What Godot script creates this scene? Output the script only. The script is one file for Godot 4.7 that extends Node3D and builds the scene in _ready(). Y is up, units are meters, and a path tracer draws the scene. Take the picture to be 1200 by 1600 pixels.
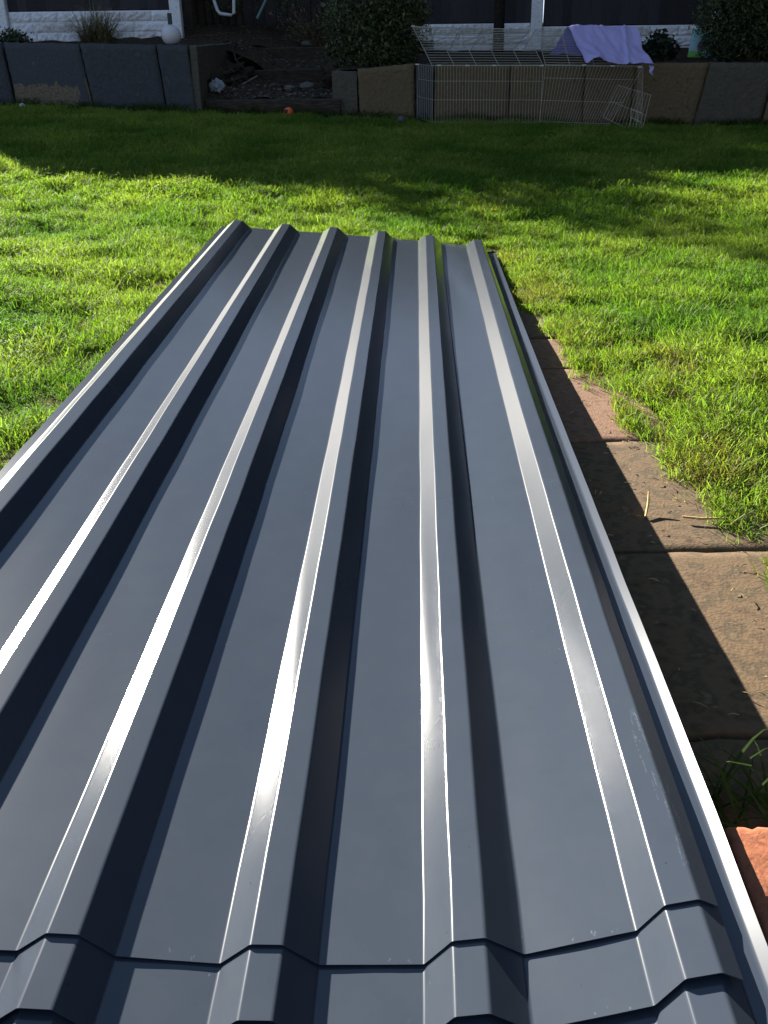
extends Node3D
# A stack of box-profile roofing sheets lying on a lawn, with a raised bed, a wire pen and a fence at the end of the garden.
# All positions are metres; P() takes x to the right, y up and z away from where the picture is taken.

var rng := RandomNumberGenerator.new()
var M := {}
var sun_to := Vector3(-1.6, 1.0, -2.4).normalized()

# ---------------------------------------------------------------- helpers
func P(x: float, y: float, z: float) -> Vector3:
	return Vector3(x, y, -z)

func lin(r: float, g: float, b: float) -> Color:
	return Color(r, g, b).linear_to_srgb()

func noise(seed_: int, freq: float, octaves := 4, kind := FastNoiseLite.TYPE_SIMPLEX_SMOOTH) -> FastNoiseLite:
	var n := FastNoiseLite.new()
	n.seed = seed_
	n.noise_type = kind
	n.frequency = freq
	n.fractal_octaves = octaves
	return n

func grain(seed_: int, freq: float, stops: Array, size := 512, octaves := 5) -> ImageTexture:
	# a seamless texture whose tones run through the given linear colours
	var src := noise(seed_, freq, octaves).get_seamless_image(size, size)
	var out := Image.create(size, size, false, Image.FORMAT_RGB8)
	var ramp: Array[Color] = []
	for i in 256:
		var f := i / 255.0 * (stops.size() - 1)
		var k := mini(int(f), stops.size() - 2)
		ramp.append((stops[k] as Color).lerp(stops[k + 1], f - k))
	var jit := RandomNumberGenerator.new()
	jit.seed = seed_
	for y in size:
		for x in size:
			var j := jit.randf()
			out.set_pixel(x, y, ramp[clampi(int(src.get_pixel(x, y).r * 255.0 + (j - 0.5) * 36.0), 0, 255)])
	return ImageTexture.create_from_image(out)

func bumps(seed_: int, freq: float, size := 512, strength := 4.0, octaves := 5) -> ImageTexture:
	var src := noise(seed_, freq, octaves).get_seamless_image(size, size)
	src.convert(Image.FORMAT_RGBA8)
	src.bump_map_to_normal_map(strength)
	return ImageTexture.create_from_image(src)

func mat(color: Color, rough := 0.85, spec := 0.35) -> StandardMaterial3D:
	var m := StandardMaterial3D.new()
	m.albedo_color = color
	m.roughness = rough
	m.metallic_specular = spec
	return m

func textured(tex: Texture2D, scale := 1.0, rough := 0.9, bump: Texture2D = null, bump_scale := 1.0, spec := 0.3) -> StandardMaterial3D:
	var m := StandardMaterial3D.new()
	m.albedo_texture = tex
	m.uv1_triplanar = true
	m.uv1_world_triplanar = true
	m.uv1_scale = Vector3.ONE * scale
	m.roughness = rough
	m.metallic_specular = spec
	if bump:
		m.normal_enabled = true
		m.normal_texture = bump
		m.normal_scale = bump_scale
	return m

func leafy(color: Color, through: Color, rough := 0.5, spec := 0.4) -> StandardMaterial3D:
	var m := mat(color, rough, spec)
	m.cull_mode = BaseMaterial3D.CULL_DISABLED
	m.vertex_color_use_as_albedo = true
	m.backlight_enabled = true
	m.backlight = through
	return m

func meta(o: Node, label := "", category := "", group := "", kind := "") -> Node:
	if label: o.set_meta("label", label)
	if category: o.set_meta("category", category)
	if group: o.set_meta("group", group)
	if kind: o.set_meta("kind", kind)
	return o

func numbered(called: String, parent: Node) -> String:
	if not parent.has_node(NodePath(called)): return called
	var k := 1
	while parent.has_node(NodePath("%s_%03d" % [called, k])): k += 1
	return "%s_%03d" % [called, k]

func thing(called: String, label: String, category: String, at := Vector3.ZERO, group := "") -> Node3D:
	var o := Node3D.new()
	o.name = numbered(called, self)
	add_child(o, true)
	o.position = at
	meta(o, label, category, group)
	return o

func put(called: String, mesh: Mesh, m: Material, parent: Node = self, at := Transform3D.IDENTITY) -> MeshInstance3D:
	var o := MeshInstance3D.new()
	o.name = numbered(called, parent)
	o.mesh = mesh
	if m: o.material_override = m
	o.transform = at
	parent.add_child(o, true)
	return o

func many(called: String, mesh: Mesh, m: Material, places: Array, tints: Array, parent: Node = self) -> MultiMeshInstance3D:
	var mm := MultiMesh.new()
	mm.transform_format = MultiMesh.TRANSFORM_3D
	mm.use_colors = true
	mm.mesh = mesh
	mm.instance_count = places.size()
	for i in places.size():
		mm.set_instance_transform(i, places[i])
		mm.set_instance_color(i, tints[i])
	var o := MultiMeshInstance3D.new()
	o.name = numbered(called, parent)
	o.multimesh = mm
	o.material_override = m
	parent.add_child(o, true)
	meta(o, "", "", "", "stuff")
	return o

func begin() -> SurfaceTool:
	var st := SurfaceTool.new()
	st.begin(Mesh.PRIMITIVE_TRIANGLES)
	return st

func quad(st: SurfaceTool, a: Vector3, b: Vector3, c: Vector3, d: Vector3) -> void:
	# corners run clockwise as seen from the front
	for v in [a, b, c, a, c, d]: st.add_vertex(v)

func finish(st: SurfaceTool, smooth := false) -> ArrayMesh:
	if smooth: st.index()
	st.generate_normals()
	return st.commit()

func grid_mesh(nu: int, nv: int, f: Callable, smooth := true) -> ArrayMesh:
	# f(u, v) gives a point; the front faces the side from which u runs right and v runs up
	var st := begin()
	st.set_smooth_group(0 if smooth else -1)
	var pts := PackedVector3Array()
	for j in nv + 1:
		for i in nu + 1:
			pts.append(f.call(i / float(nu), j / float(nv)))
	for j in nv:
		for i in nu:
			var a := pts[j * (nu + 1) + i]
			var b := pts[j * (nu + 1) + i + 1]
			var c := pts[(j + 1) * (nu + 1) + i + 1]
			var d := pts[(j + 1) * (nu + 1) + i]
			quad(st, a, d, c, b)
	if smooth: st.index()
	st.generate_normals()
	return st.commit()

func block(st: SurfaceTool, lo: Vector3, hi: Vector3, bevel: float, wob := 0.0, xf := Transform3D.IDENTITY) -> void:
	# a box with chamfered edges whose corners wander by wob
	var c := (lo + hi) / 2
	var h := (hi - lo) / 2
	var b: float = minf(bevel, minf(h.x, minf(h.y, h.z)) * 0.8)
	var jit := {}
	var v := func(sx: int, sy: int, sz: int, axis: int) -> Vector3:
		var key := Vector3i(sx, sy, sz)
		if not jit.has(key): jit[key] = Vector3(rng.randf_range(-wob, wob), rng.randf_range(-wob, wob), rng.randf_range(-wob, wob))
		var q := Vector3(sx * (h.x - (0.0 if axis == 0 else b)), sy * (h.y - (0.0 if axis == 1 else b)), sz * (h.z - (0.0 if axis == 2 else b)))
		return xf * (c + q + jit[key])
	var face := func(pts: Array) -> void:
		var n: Vector3 = (pts[1] - pts[0]).cross(pts[2] - pts[0])
		var mid := Vector3.ZERO
		for q in pts: mid += q
		mid /= pts.size()
		var outward := n.dot(mid - xf * c) > 0
		for k in range(1, pts.size() - 1):
			if outward:
				st.add_vertex(pts[0]); st.add_vertex(pts[k + 1]); st.add_vertex(pts[k])
			else:
				st.add_vertex(pts[0]); st.add_vertex(pts[k]); st.add_vertex(pts[k + 1])
	st.set_smooth_group(-1)
	for s in [-1, 1]:
		face.call([v.call(s, -1, -1, 0), v.call(s, 1, -1, 0), v.call(s, 1, 1, 0), v.call(s, -1, 1, 0)])
		face.call([v.call(-1, s, -1, 1), v.call(1, s, -1, 1), v.call(1, s, 1, 1), v.call(-1, s, 1, 1)])
		face.call([v.call(-1, -1, s, 2), v.call(1, -1, s, 2), v.call(1, 1, s, 2), v.call(-1, 1, s, 2)])
		for t in [-1, 1]:
			face.call([v.call(s, t, -1, 0), v.call(s, t, 1, 0), v.call(s, t, 1, 1), v.call(s, t, -1, 1)])
			face.call([v.call(s, -1, t, 0), v.call(s, 1, t, 0), v.call(s, 1, t, 2), v.call(s, -1, t, 2)])
			face.call([v.call(-1, s, t, 1), v.call(1, s, t, 1), v.call(1, s, t, 2), v.call(-1, s, t, 2)])
			for u in [-1, 1]:
				face.call([v.call(s, t, u, 0), v.call(s, t, u, 1), v.call(s, t, u, 2)])

func box(lo: Vector3, hi: Vector3, bevel := 0.004, wob := 0.0, xf := Transform3D.IDENTITY) -> ArrayMesh:
	var st := begin()
	block(st, Vector3(minf(lo.x, hi.x), minf(lo.y, hi.y), minf(lo.z, hi.z)), Vector3(maxf(lo.x, hi.x), maxf(lo.y, hi.y), maxf(lo.z, hi.z)), bevel, wob, xf)
	st.generate_normals()
	return st.commit()

func tube(st: SurfaceTool, path: Array, radii: Array, sides := 6, cap := true) -> void:
	var rings: Array = []
	var n := path.size()
	for i in n:
		var d: Vector3 = (path[mini(i + 1, n - 1)] - path[maxi(i - 1, 0)]).normalized()
		var up := Vector3.UP if absf(d.y) < 0.9 else Vector3.RIGHT
		var a := d.cross(up).normalized()
		var b := a.cross(d).normalized()
		var ring: Array = []
		for k in sides:
			var t := TAU * k / sides
			ring.append(path[i] + (a * cos(t) + b * sin(t)) * radii[mini(i, radii.size() - 1)])
		rings.append(ring)
	st.set_smooth_group(0)
	for i in n - 1:
		for k in sides:
			var k2 := (k + 1) % sides
			quad(st, rings[i][k], rings[i][k2], rings[i + 1][k2], rings[i + 1][k])
	if cap:
		st.set_smooth_group(-1)
		for k in range(1, sides - 1):
			st.add_vertex(rings[0][0]); st.add_vertex(rings[0][k + 1]); st.add_vertex(rings[0][k])
			st.add_vertex(rings[n - 1][0]); st.add_vertex(rings[n - 1][k]); st.add_vertex(rings[n - 1][k + 1])

func tube_mesh(path: Array, radii: Array, sides := 8) -> ArrayMesh:
	var st := begin()
	tube(st, path, radii, sides)
	st.index()
	st.generate_normals()
	return st.commit()

func lump(r: Vector3, rough: float, seed_: int, freq := 2.2, rings := 12, flat_ := false) -> ArrayMesh:
	var n := noise(seed_, freq, 3)
	var st := begin()
	st.set_smooth_group(-1 if flat_ else 0)
	var f := func(i: int, j: int) -> Vector3:
		var t := PI * j / rings
		var p := TAU * (i % (rings * 2)) / (rings * 2)
		var d := Vector3(sin(t) * cos(p), cos(t), sin(t) * sin(p))
		if j == 0: d = Vector3.UP
		if j == rings: d = Vector3.DOWN
		return d * r * (1.0 + rough * n.get_noise_3dv(d))
	for j in rings:
		for i in rings * 2:
			quad(st, f.call(i, j), f.call(i + 1, j), f.call(i + 1, j + 1), f.call(i, j + 1))
	st.index()
	st.generate_normals()
	return st.commit()

func blade_tuft(count: int, radius: float, h0: float, h1: float, w0: float, w1: float, lean: float, seed_: int) -> ArrayMesh:
	# bent tapering blades that grow from one small patch; the vertex colour gives each blade its own tone
	var r := RandomNumberGenerator.new()
	r.seed = seed_
	var st := begin()
	st.set_smooth_group(-1)
	for i in count:
		var a := r.randf() * TAU
		var root := Vector3(cos(a), 0, sin(a)) * radius * sqrt(r.randf())
		root.y = -0.01
		var dir := r.randf() * TAU
		var out := Vector3(cos(dir), 0, sin(dir))
		var face := r.randf() * TAU
		var side := Vector3(cos(face), 0, sin(face))
		var h := r.randf_range(h0, h1)
		var l := h * lean * r.randf_range(0.15, 1.3)
		var w := r.randf_range(w0, w1) / 2
		var b := r.randf_range(0.45, 1.5)
		var tone := Color(b * r.randf_range(0.9, 1.18), b, b * r.randf_range(0.7, 1.1))
		if r.randf() < 0.09: tone = Color(b * 2.6, b * 1.55, b * 1.9)
		st.set_color(tone)
		var p1 := root + Vector3(0, h * 0.5, 0) + out * l * 0.22
		var p2 := root + Vector3(0, h * 0.86, 0) + out * l * 0.62
		var p3 := root + Vector3(0, h * (1.0 - 0.25 * minf(1.0, l / h)), 0) + out * l
		quad(st, root - side * w, p1 - side * w * 0.95, p1 + side * w * 0.95, root + side * w)
		quad(st, p1 - side * w * 0.95, p2 - side * w * 0.65, p2 + side * w * 0.65, p1 + side * w * 0.95)
		st.add_vertex(p2 - side * w * 0.65); st.add_vertex(p3); st.add_vertex(p2 + side * w * 0.65)
	st.generate_normals()
	return st.commit()

func leaf_cluster(count: int, spread: float, size: float, seed_: int, narrow := 0.5) -> ArrayMesh:
	# small pointed leaves, each two folded halves, around one twig end
	var r := RandomNumberGenerator.new()
	r.seed = seed_
	var st := begin()
	st.set_smooth_group(-1)
	for i in count:
		var at := Vector3(r.randf_range(-1, 1), r.randf_range(-1, 1), r.randf_range(-1, 1)) * spread
		var d := Vector3(r.randf_range(-1, 1), r.randf_range(-0.5, 1), r.randf_range(-1, 1)).normalized()
		var s := d.cross(Vector3(r.randf_range(-1, 1), r.randf_range(-1, 1), r.randf_range(-1, 1))).normalized()
		var n := s.cross(d)
		var l := size * r.randf_range(0.7, 1.3)
		var w := l * narrow * 0.5
		var b := r.randf_range(0.6, 1.35)
		st.set_color(Color(b * r.randf_range(0.9, 1.2), b, b * r.randf_range(0.8, 1.1)))
		var mid := at + d * l * 0.45 - n * w * 0.25
		var tip := at + d * l
		for k in [-1.0, 1.0]:
			var e: Vector3 = at + d * l * 0.45 + s * w * k
			st.add_vertex(at); st.add_vertex(e); st.add_vertex(mid)
			st.add_vertex(mid); st.add_vertex(e); st.add_vertex(tip)
	st.generate_normals()
	return st.commit()

# ---------------------------------------------------------------- ground heights
var lumps_: FastNoiseLite

func near_height(x: float) -> float:
	return clampf(-0.042 - 0.035 * x, -0.062, 0.03)

func wall_height(x: float) -> float:
	return 0.062 - (0.048 * x if x < 0 else 0.03 * x)

func ground(x: float, z: float) -> float:
	var t := smoothstep(3.2, 8.3, z)
	var y := lerpf(near_height(x), wall_height(clampf(x, -5, 5)), t)
	var open_ := clampf((absf(x - 0.3) - 0.8) / 0.6 if z < 4.2 else 1.0, 0.15, 1.0)
	return y + lumps_.get_noise_2d(x, z) * 0.022 * open_

# ---------------------------------------------------------------- roofing sheets
const RIB_NEAR := [0.0114, -0.0033, -0.0132, -0.0238, -0.0123, 0.0407]
const RIB_FAR := [0.0413, 0.0250, 0.0106, -0.0063, -0.0252, -0.0449]
const RIB_BOW := [0.0006, -0.0013, -0.0013, -0.0029, -0.0044, -0.0059]
const BL := 0.0294
const CL := 0.0607
const CR := 0.0925
const BR := 0.1267
const RISE := 0.0269
const PITCH := 0.2
const LENGTH := 3.665
const SATIN := 0.17
const SHEEN := 0.5
const SHEET_UV := 3.70
const METAL := Vector3(0.034, 0.042, 0.056)

func section(style: String) -> PackedVector2Array:
	# the folds of one sheet across its width, from left to right; x counts from the fifth rib as measured
	var raw := PackedVector2Array([Vector2(BL - 4 * PITCH - 0.021, -0.002)])
	for r in 6:
		var o := (r - 4) * PITCH
		raw.append(Vector2(o + BL, 0))
		raw.append(Vector2(o + CL, RISE))
		raw.append(Vector2(o + CR, RISE))
		if r < 5: raw.append(Vector2(o + BR, 0))
	var e := PITCH
	if style == "top":
		raw.append(Vector2(e + 0.1085, 0.0135))
	else:
		raw.append(Vector2(e + 0.1100, 0.0118))
		raw.append(Vector2(e + 0.1290, 0.0095))
		raw.append(Vector2(e + 0.1420, 0.0148))
	var out := PackedVector2Array([raw[0]])
	for i in range(1, raw.size() - 1):
		var a := raw[i - 1]
		var p := raw[i]
		var b := raw[i + 1]
		var cut: float = minf(0.0026, minf(p.distance_to(a), p.distance_to(b)) * 0.4)
		var s := p + (a - p).normalized() * cut
		var t := p + (b - p).normalized() * cut
		for k in 5:
			var u := k / 4.0
			out.append(s.lerp(p, u).lerp(p.lerp(t, u), u))
	out.append(raw[raw.size() - 1])
	return out

func rib_height(r: int, t: float) -> float:
	var h: float = lerpf(RIB_NEAR[r], RIB_FAR[r], t) + 4 * t * (1 - t) * RIB_BOW[r]
	return h

func rib_slope(r: int, t: float) -> float:
	var left := (rib_height(r, t) - rib_height(r - 1, t)) / PITCH if r > 0 else 0.0
	var right := (rib_height(r + 1, t) - rib_height(r, t)) / PITCH if r < 5 else 0.0
	if r == 0: return right
	if r == 5: return left
	return (left + right) / 2

func on_rib(r: int, x: float, v: float, t: float) -> Vector2:
	var mid := (r - 4) * PITCH + (BL + BR) / 2
	var s := rib_slope(r, t)
	var c := 1.0 / sqrt(1 + s * s)
	var u := x - mid
	return Vector2(mid + u * c - v * s * c, rib_height(r, t) + u * s * c + v * c)

func bent(x: float, v: float, t: float) -> Vector2:
	# where a point of the flat section lies once the sheet sags and twists
	var tt := clampf(t, -0.05, 1.02)
	for r in 6:
		var l := (r - 4) * PITCH + BL - 0.004
		var rr := (r - 4) * PITCH + BR + 0.004
		if x <= rr or r == 5:
			if x >= l or r == 0: return on_rib(r, x, v, tt)
			var la := (r - 5) * PITCH + BR + 0.004
			var a := on_rib(r - 1, la, 0, tt)
			var b := on_rib(r, l, 0, tt)
			var q := a.lerp(b, (x - la) / (l - la))
			return q + Vector2(-(b.y - a.y), b.x - a.x).normalized() * v
	return Vector2(x, v)

func sheet_mesh(style: String, z0: float, z1: float, drop: float, near_drop: float) -> ArrayMesh:
	var sec := section(style)
	# flat stretches get a few points of their own so that they can bow
	var full := PackedVector2Array()
	for i in sec.size() - 1:
		full.append(sec[i])
		var d := sec[i].distance_to(sec[i + 1])
		if d > 0.05:
			for k in range(1, 6): full.append(sec[i].lerp(sec[i + 1], k / 6.0))
	full.append(sec[sec.size() - 1])
	var n := full.size()
	var rows := 90
	var wave := noise(31 + int(drop * 10000), 1.3, 2)
	var verts := PackedVector3Array()
	var norms := PackedVector3Array()
	var uvs := PackedVector2Array()
	var thick := 0.0008
	for j in rows + 1:
		var f := j / float(rows)
		var z := lerpf(z0, z1, f)
		var line := PackedVector2Array()
		for i in n:
			var q := full[i]
			var pan := 1.0 - clampf(absf(q.y) / 0.004, 0, 1)
			var v := q.y + wave.get_noise_2d(q.x * 4.0, z * 1.1) * 0.0011 * pan
			var p := bent(q.x + wave.get_noise_2d(z * 2.6 + 40.0, floorf((q.x + 0.85) / PITCH) * 7.0) * 0.0008, v, z / LENGTH)
			p.y -= lerpf(near_drop, drop, clampf((z - z0) / 0.6, 0, 1))
			line.append(p)
		var run := 0.0
		for i in n:
			var acc := Vector2.ZERO
			if i > 0: acc += (line[i] - line[i - 1]) * minf(1.0, (line[i] - line[i - 1]).length() * 1000)
			if i < n - 1: acc += (line[i + 1] - line[i]) * minf(1.0, (line[i + 1] - line[i]).length() * 1000)
			var nn := Vector2(-acc.y, acc.x).normalized()
			if i > 0: run += full[i].distance_to(full[i - 1])
			verts.append(P(line[i].x, line[i].y, z))
			norms.append(Vector3(nn.x, nn.y, 0))
			uvs.append(Vector2(run / 1.25, (z - z0) / SHEET_UV))
	var top := verts.size()
	for k in top:
		verts.append(verts[k] - norms[k] * thick)
		norms.append(-norms[k])
		uvs.append(uvs[k])
	var idx := PackedInt32Array()
	for j in rows:
		for i in n - 1:
			var a := j * n + i
			var b := a + 1
			var c := a + n + 1
			var d := a + n
			idx.append_array([a, d, c, a, c, b])
			idx.append_array([top + a, top + c, top + d, top + a, top + b, top + c])
	var arr := []
	arr.resize(Mesh.ARRAY_MAX)
	# the cut edges all round
	var rim := func(path: Array, normal: Vector3, flip: bool) -> void:
		var base := verts.size()
		for k in path:
			verts.append(verts[k]); verts.append(verts[top + k])
			norms.append(normal); norms.append(normal)
			uvs.append(uvs[k]); uvs.append(uvs[k])
		for k in path.size() - 1:
			var a := base + k * 2
			if flip: idx.append_array([a, a + 1, a + 3, a, a + 3, a + 2])
			else: idx.append_array([a, a + 3, a + 1, a, a + 2, a + 3])
	rim.call(range(n), Vector3(0, 0, 1), false)
	rim.call(range(rows * n, rows * n + n), Vector3(0, 0, -1), true)
	rim.call(range(0, (rows + 1) * n, n), Vector3(-1, 0, 0), true)
	rim.call(range(n - 1, (rows + 1) * n, n), Vector3(1, 0, 0), false)
	arr[Mesh.ARRAY_VERTEX] = verts
	arr[Mesh.ARRAY_NORMAL] = norms
	arr[Mesh.ARRAY_TEX_UV] = uvs
	arr[Mesh.ARRAY_INDEX] = idx
	var mesh := ArrayMesh.new()
	mesh.add_surface_from_arrays(Mesh.PRIMITIVE_TRIANGLES, arr)
	return mesh

func scratch_texture(seed_: int, heavy: bool) -> ImageTexture:
	# painted metal with dust, chips and scratches where the sheets were dragged over one another; 1.25 m wide, the near end at the top row
	var r := RandomNumberGenerator.new()
	r.seed = seed_
	var w := 1250
	var h := 2048
	var im := Image.create(w, h, false, Image.FORMAT_RGB8)
	var px := w / 1.25
	var py := h / SHEET_UV
	var dust := noise(seed_ + 5, 0.012, 5)
	var tones: Array[Color] = []
	for k in 64: tones.append(lin(METAL.x, METAL.y, METAL.z).lerp(lin(METAL.x * 1.3 + 0.004, METAL.y * 1.3 + 0.005, METAL.z * 1.2 + 0.004), k / 63.0))
	for y in h:
		for x in w:
			im.set_pixel(x, y, tones[clampi(int(12 + dust.get_noise_2d(x, y * 1.7) * 12), 0, 63)])
	var bright := lin(0.26, 0.28, 0.31)
	var line := func(x: float, y: float, dx: float, dy: float, a: float) -> void:
		var steps := int(maxf(absf(dx), absf(dy))) + 1
		for s in steps:
			var qx := int(x + dx * s / steps)
			var qy := int(y + dy * s / steps)
			if qx >= 0 and qx < w and qy >= 0 and qy < h and r.randf() < 0.75:
				im.set_pixel(qx, qy, im.get_pixel(qx, qy).lerp(bright, a * r.randf_range(0.3, 1.0)))
	# chips along the cut end, in a few clusters
	for k in (9 if heavy else 7):
		var cx := (0.023 + (k % 6) * 0.2193 + r.randf_range(-0.06, 0.0)) * px
		for q in r.randi_range(2, 9):
			line.call(cx + r.randfn() * 14, r.randf_range(0, 3) + absf(r.randfn()) * 1.5, r.randf_range(-2, 2), r.randf_range(0, 3), 0.5)
	# specks of dirt and pale grit
	for k in 260:
		var qx := r.randi_range(0, w - 1)
		var qy := r.randi_range(0, h - 1)
		im.set_pixel(qx, qy, im.get_pixel(qx, qy).lerp(bright if r.randf() < 0.5 else Color(0.02, 0.02, 0.02), r.randf_range(0.2, 0.7)))
	for k in (18 if heavy else 8):
		line.call(r.randf() * w, r.randf_range(10, h), r.randf_range(-12, 12), r.randf_range(-50, 50), 0.10)
	if heavy:
		# the scuffed crown of the last rib
		for k in 26:
			var z := r.randf_range(0.03, 0.30)
			line.call(1.183 * px + r.randf_range(-9, 8) - (z - 0.18) * 60, z * py, r.randf_range(-5, 3), r.randf_range(6, 30), 0.28)
	return ImageTexture.create_from_image(im)

func roofing() -> void:
	var group := "roofing sheets in the stack on the lawn"
	var mats: Array = []
	for k in 3:
		var m := StandardMaterial3D.new()
		if k < 2: m.albedo_texture = scratch_texture(90 + k, k == 0)
		else: m.albedo_color = lin(METAL.x, METAL.y, METAL.z)
		m.texture_repeat = false
		m.roughness = SATIN
		m.metallic_specular = SHEEN
		mats.append(m)
	var plain: StandardMaterial3D = mats[2]
	var a := put("roofing_sheet", sheet_mesh("top", 0.0, 3.665, 0.0, 0.0), mats[0])
	meta(a, "topmost dark grey ribbed metal roofing sheet, the whole upper surface in view", "roofing sheet", group)
	var b := put("roofing_sheet", sheet_mesh("top", -0.081, 3.585, 0.0022, 0.0034), mats[1])
	meta(b, "second dark grey roofing sheet, a hand-wide strip of it showing below the topmost sheet", "roofing sheet", group)
	var c := put("roofing_sheet", sheet_mesh("top", -0.30, 3.37, 0.0045, 0.0150), plain)
	meta(c, "third dark grey roofing sheet, just showing at the very bottom under a black gap", "roofing sheet", group)
	var d := put("roofing_sheet", sheet_mesh("bottom", -0.34, 3.50, 0.0070, 0.0175), plain)
	meta(d, "lowest roofing sheet with a turned-up right edge glaring white above the paving", "roofing sheet", group)

# ---------------------------------------------------------------- lawn and path
func in_view(x: float, z: float, extra := 0.75) -> bool:
	return absf(x - 0.02 + 0.03 * z) < 0.405 * (z + 0.72) + extra

func path_edge(z: float) -> float:
	# where the grass creeps over the right side of the paving
	var e := 0.0
	if z > 2.62: e = 0.30
	elif z > 1.95: e = lerpf(0.462, 0.43, (z - 1.95) / 0.67)
	elif z > 1.48: e = lerpf(0.545, 0.462, (z - 1.48) / 0.47)
	elif z > 0.9: e = lerpf(0.632, 0.545, (z - 0.9) / 0.58)
	else: e = lerpf(0.70, 0.632, z / 0.9)
	return e + sin(z * 23.0) * 0.010 + sin(z * 57.0 + 1.0) * 0.006

func lawn() -> void:
	var earth := grain(11, 0.03, [lin(0.022, 0.020, 0.008), lin(0.05, 0.055, 0.012), lin(0.085, 0.10, 0.020), lin(0.12, 0.11, 0.04)])
	M.earth = textured(earth, 2.3, 1.0, bumps(12, 0.05, 512, 6.0), 1.0, 0.1)
	var st := begin()
	st.set_smooth_group(0)
	var xs: Array = [-400.0, -120.0, -40.0, -16.0]
	for i in 61: xs.append(-6.0 + i * 0.2)
	xs.append_array([16.0, 40.0, 120.0, 400.0])
	var zs: Array = [-400.0, -120.0, -40.0, -14.0, -6.0]
	for i in 55: zs.append(-2.0 + i * 0.19)
	var h := func(x: float, z: float) -> Vector3:
		var y := ground(clampf(x, -6, 6), clampf(z, -2, 8.3))
		if x > -0.1 and x < 0.64 and z < 2.7: y = minf(y, -0.085)
		return P(x, y, z)
	for j in zs.size() - 1:
		for i in xs.size() - 1:
			quad(st, h.call(xs[i], zs[j]), h.call(xs[i], zs[j + 1]), h.call(xs[i + 1], zs[j + 1]), h.call(xs[i + 1], zs[j]))
	var g := put("ground", finish(st, true), M.earth)
	meta(g, "dark earth and thatch between the grass of the lawn", "ground", "", "structure")
	# the far land behind the garden
	var far_ := begin()
	quad(far_, P(-400, -0.05, 8.25), P(-400, -0.05, 500), P(400, -0.05, 500), P(400, -0.05, 8.25))
	meta(put("far_ground", finish(far_), M.earth), "level land behind the garden", "ground", "", "structure")

	var green := leafy(Color.WHITE, Color(0.9, 1.0, 0.55), 0.6, 0.2)
	M.green = green
	var kinds: Array = []
	var places: Array = []
	var tints: Array = []
	for k in 5:
		kinds.append(blade_tuft(13, 0.024, 0.018, 0.044, 0.0015, 0.0030, 1.05, 500 + k))
		places.append([]); tints.append([])
	for k in 3:
		kinds.append(blade_tuft(13, 0.034, 0.022, 0.050, 0.0024, 0.0044, 1.05, 540 + k))
		places.append([]); tints.append([])
	var patch := noise(21, 0.9, 3)
	var dry := noise(22, 1.7, 3)
	var thick := noise(23, 3.4, 2)
	rng.seed = 4001
	var try_at := func(x: float, z: float, far_k: bool) -> void:
		if not in_view(x, z): return
		if x > -0.805 and x < 0.36 and z < 3.665: return
		if z < 3.7 and x > 0 and x < path_edge(z) + rng.randf_range(-0.02, 0.015): return
		if z < 0.42 and x > 0.30 and x < 0.75: return
		if z > 8.14 + (0.12 if x > -0.5 else 0.0): return
		if x > -1.7 and x < -0.6 and z > 8.3: return
		var th := thick.get_noise_2d(x, z)
		if rng.randf() < 0.30 - th * 1.5 and rng.randf() < 0.75: return
		var edge := 1.0
		if x > 0.3 and z < 4.2:
			edge = clampf(0.38 + (x - path_edge(z)) * 1.9, 0.38, 1.0)
			if z > 2.7: edge = clampf(0.5 + (x - 0.3) * 1.6, 0.5, 1.0)
		var k := rng.randi_range(5, 7) if far_k else rng.randi_range(0, 4)
		var s := rng.randf_range(0.75, 1.3) * (1.0 + th * 0.40) * lerpf(0.62, 1.0, edge)
		var near_edge := x > -1.0 and x < 0.42 and z < 3.85
		if near_edge: s *= 0.8
		var basis := Basis(Vector3.UP, rng.randf() * TAU).scaled(Vector3(1.0, rng.randf_range(0.8, 1.2), 1.0) * s)
		basis = Basis(Vector3(rng.randf_range(-1, 1), 0, rng.randf_range(-1, 1)).normalized(), rng.randf() * 0.35) * basis
		places[k].append(Transform3D(basis, P(x, ground(x, z) + 0.002, z)))
		var y := clampf((0.55 if x < 0.2 else 0.42) + patch.get_noise_2d(x, z) * 0.9 + dry.get_noise_2d(x, z) * 0.55 + rng.randf_range(-0.22, 0.22), 0, 1)
		y = clampf(y + (1.0 - edge) * 0.55, 0, 1.25)
		var c := Color(0.120, 0.235, 0.040).lerp(Color(0.30, 0.38, 0.085), y)
		if y > 1.0 or rng.randf() < 0.02 + (1.0 - edge) * 0.30: c = Color(0.23, 0.20, 0.075)
		tints[k].append(c)
	for i in 110000:
		try_at.call(rng.randf_range(-2.9, 2.9), rng.randf_range(0.2, 4.3), false)
	for i in 100000:
		try_at.call(rng.randf_range(-4.6, 4.6), rng.randf_range(4.3, 8.45), true)
	var all := Node3D.new()
	all.name = "lawn_grass"
	add_child(all, true)
	meta(all, "short green lawn grass, sunlit in front and shaded near the wall", "grass", "", "stuff")
	for k in kinds.size():
		if places[k].size(): many("grass_blades", kinds[k], green, places[k], tints[k], all)

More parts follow.
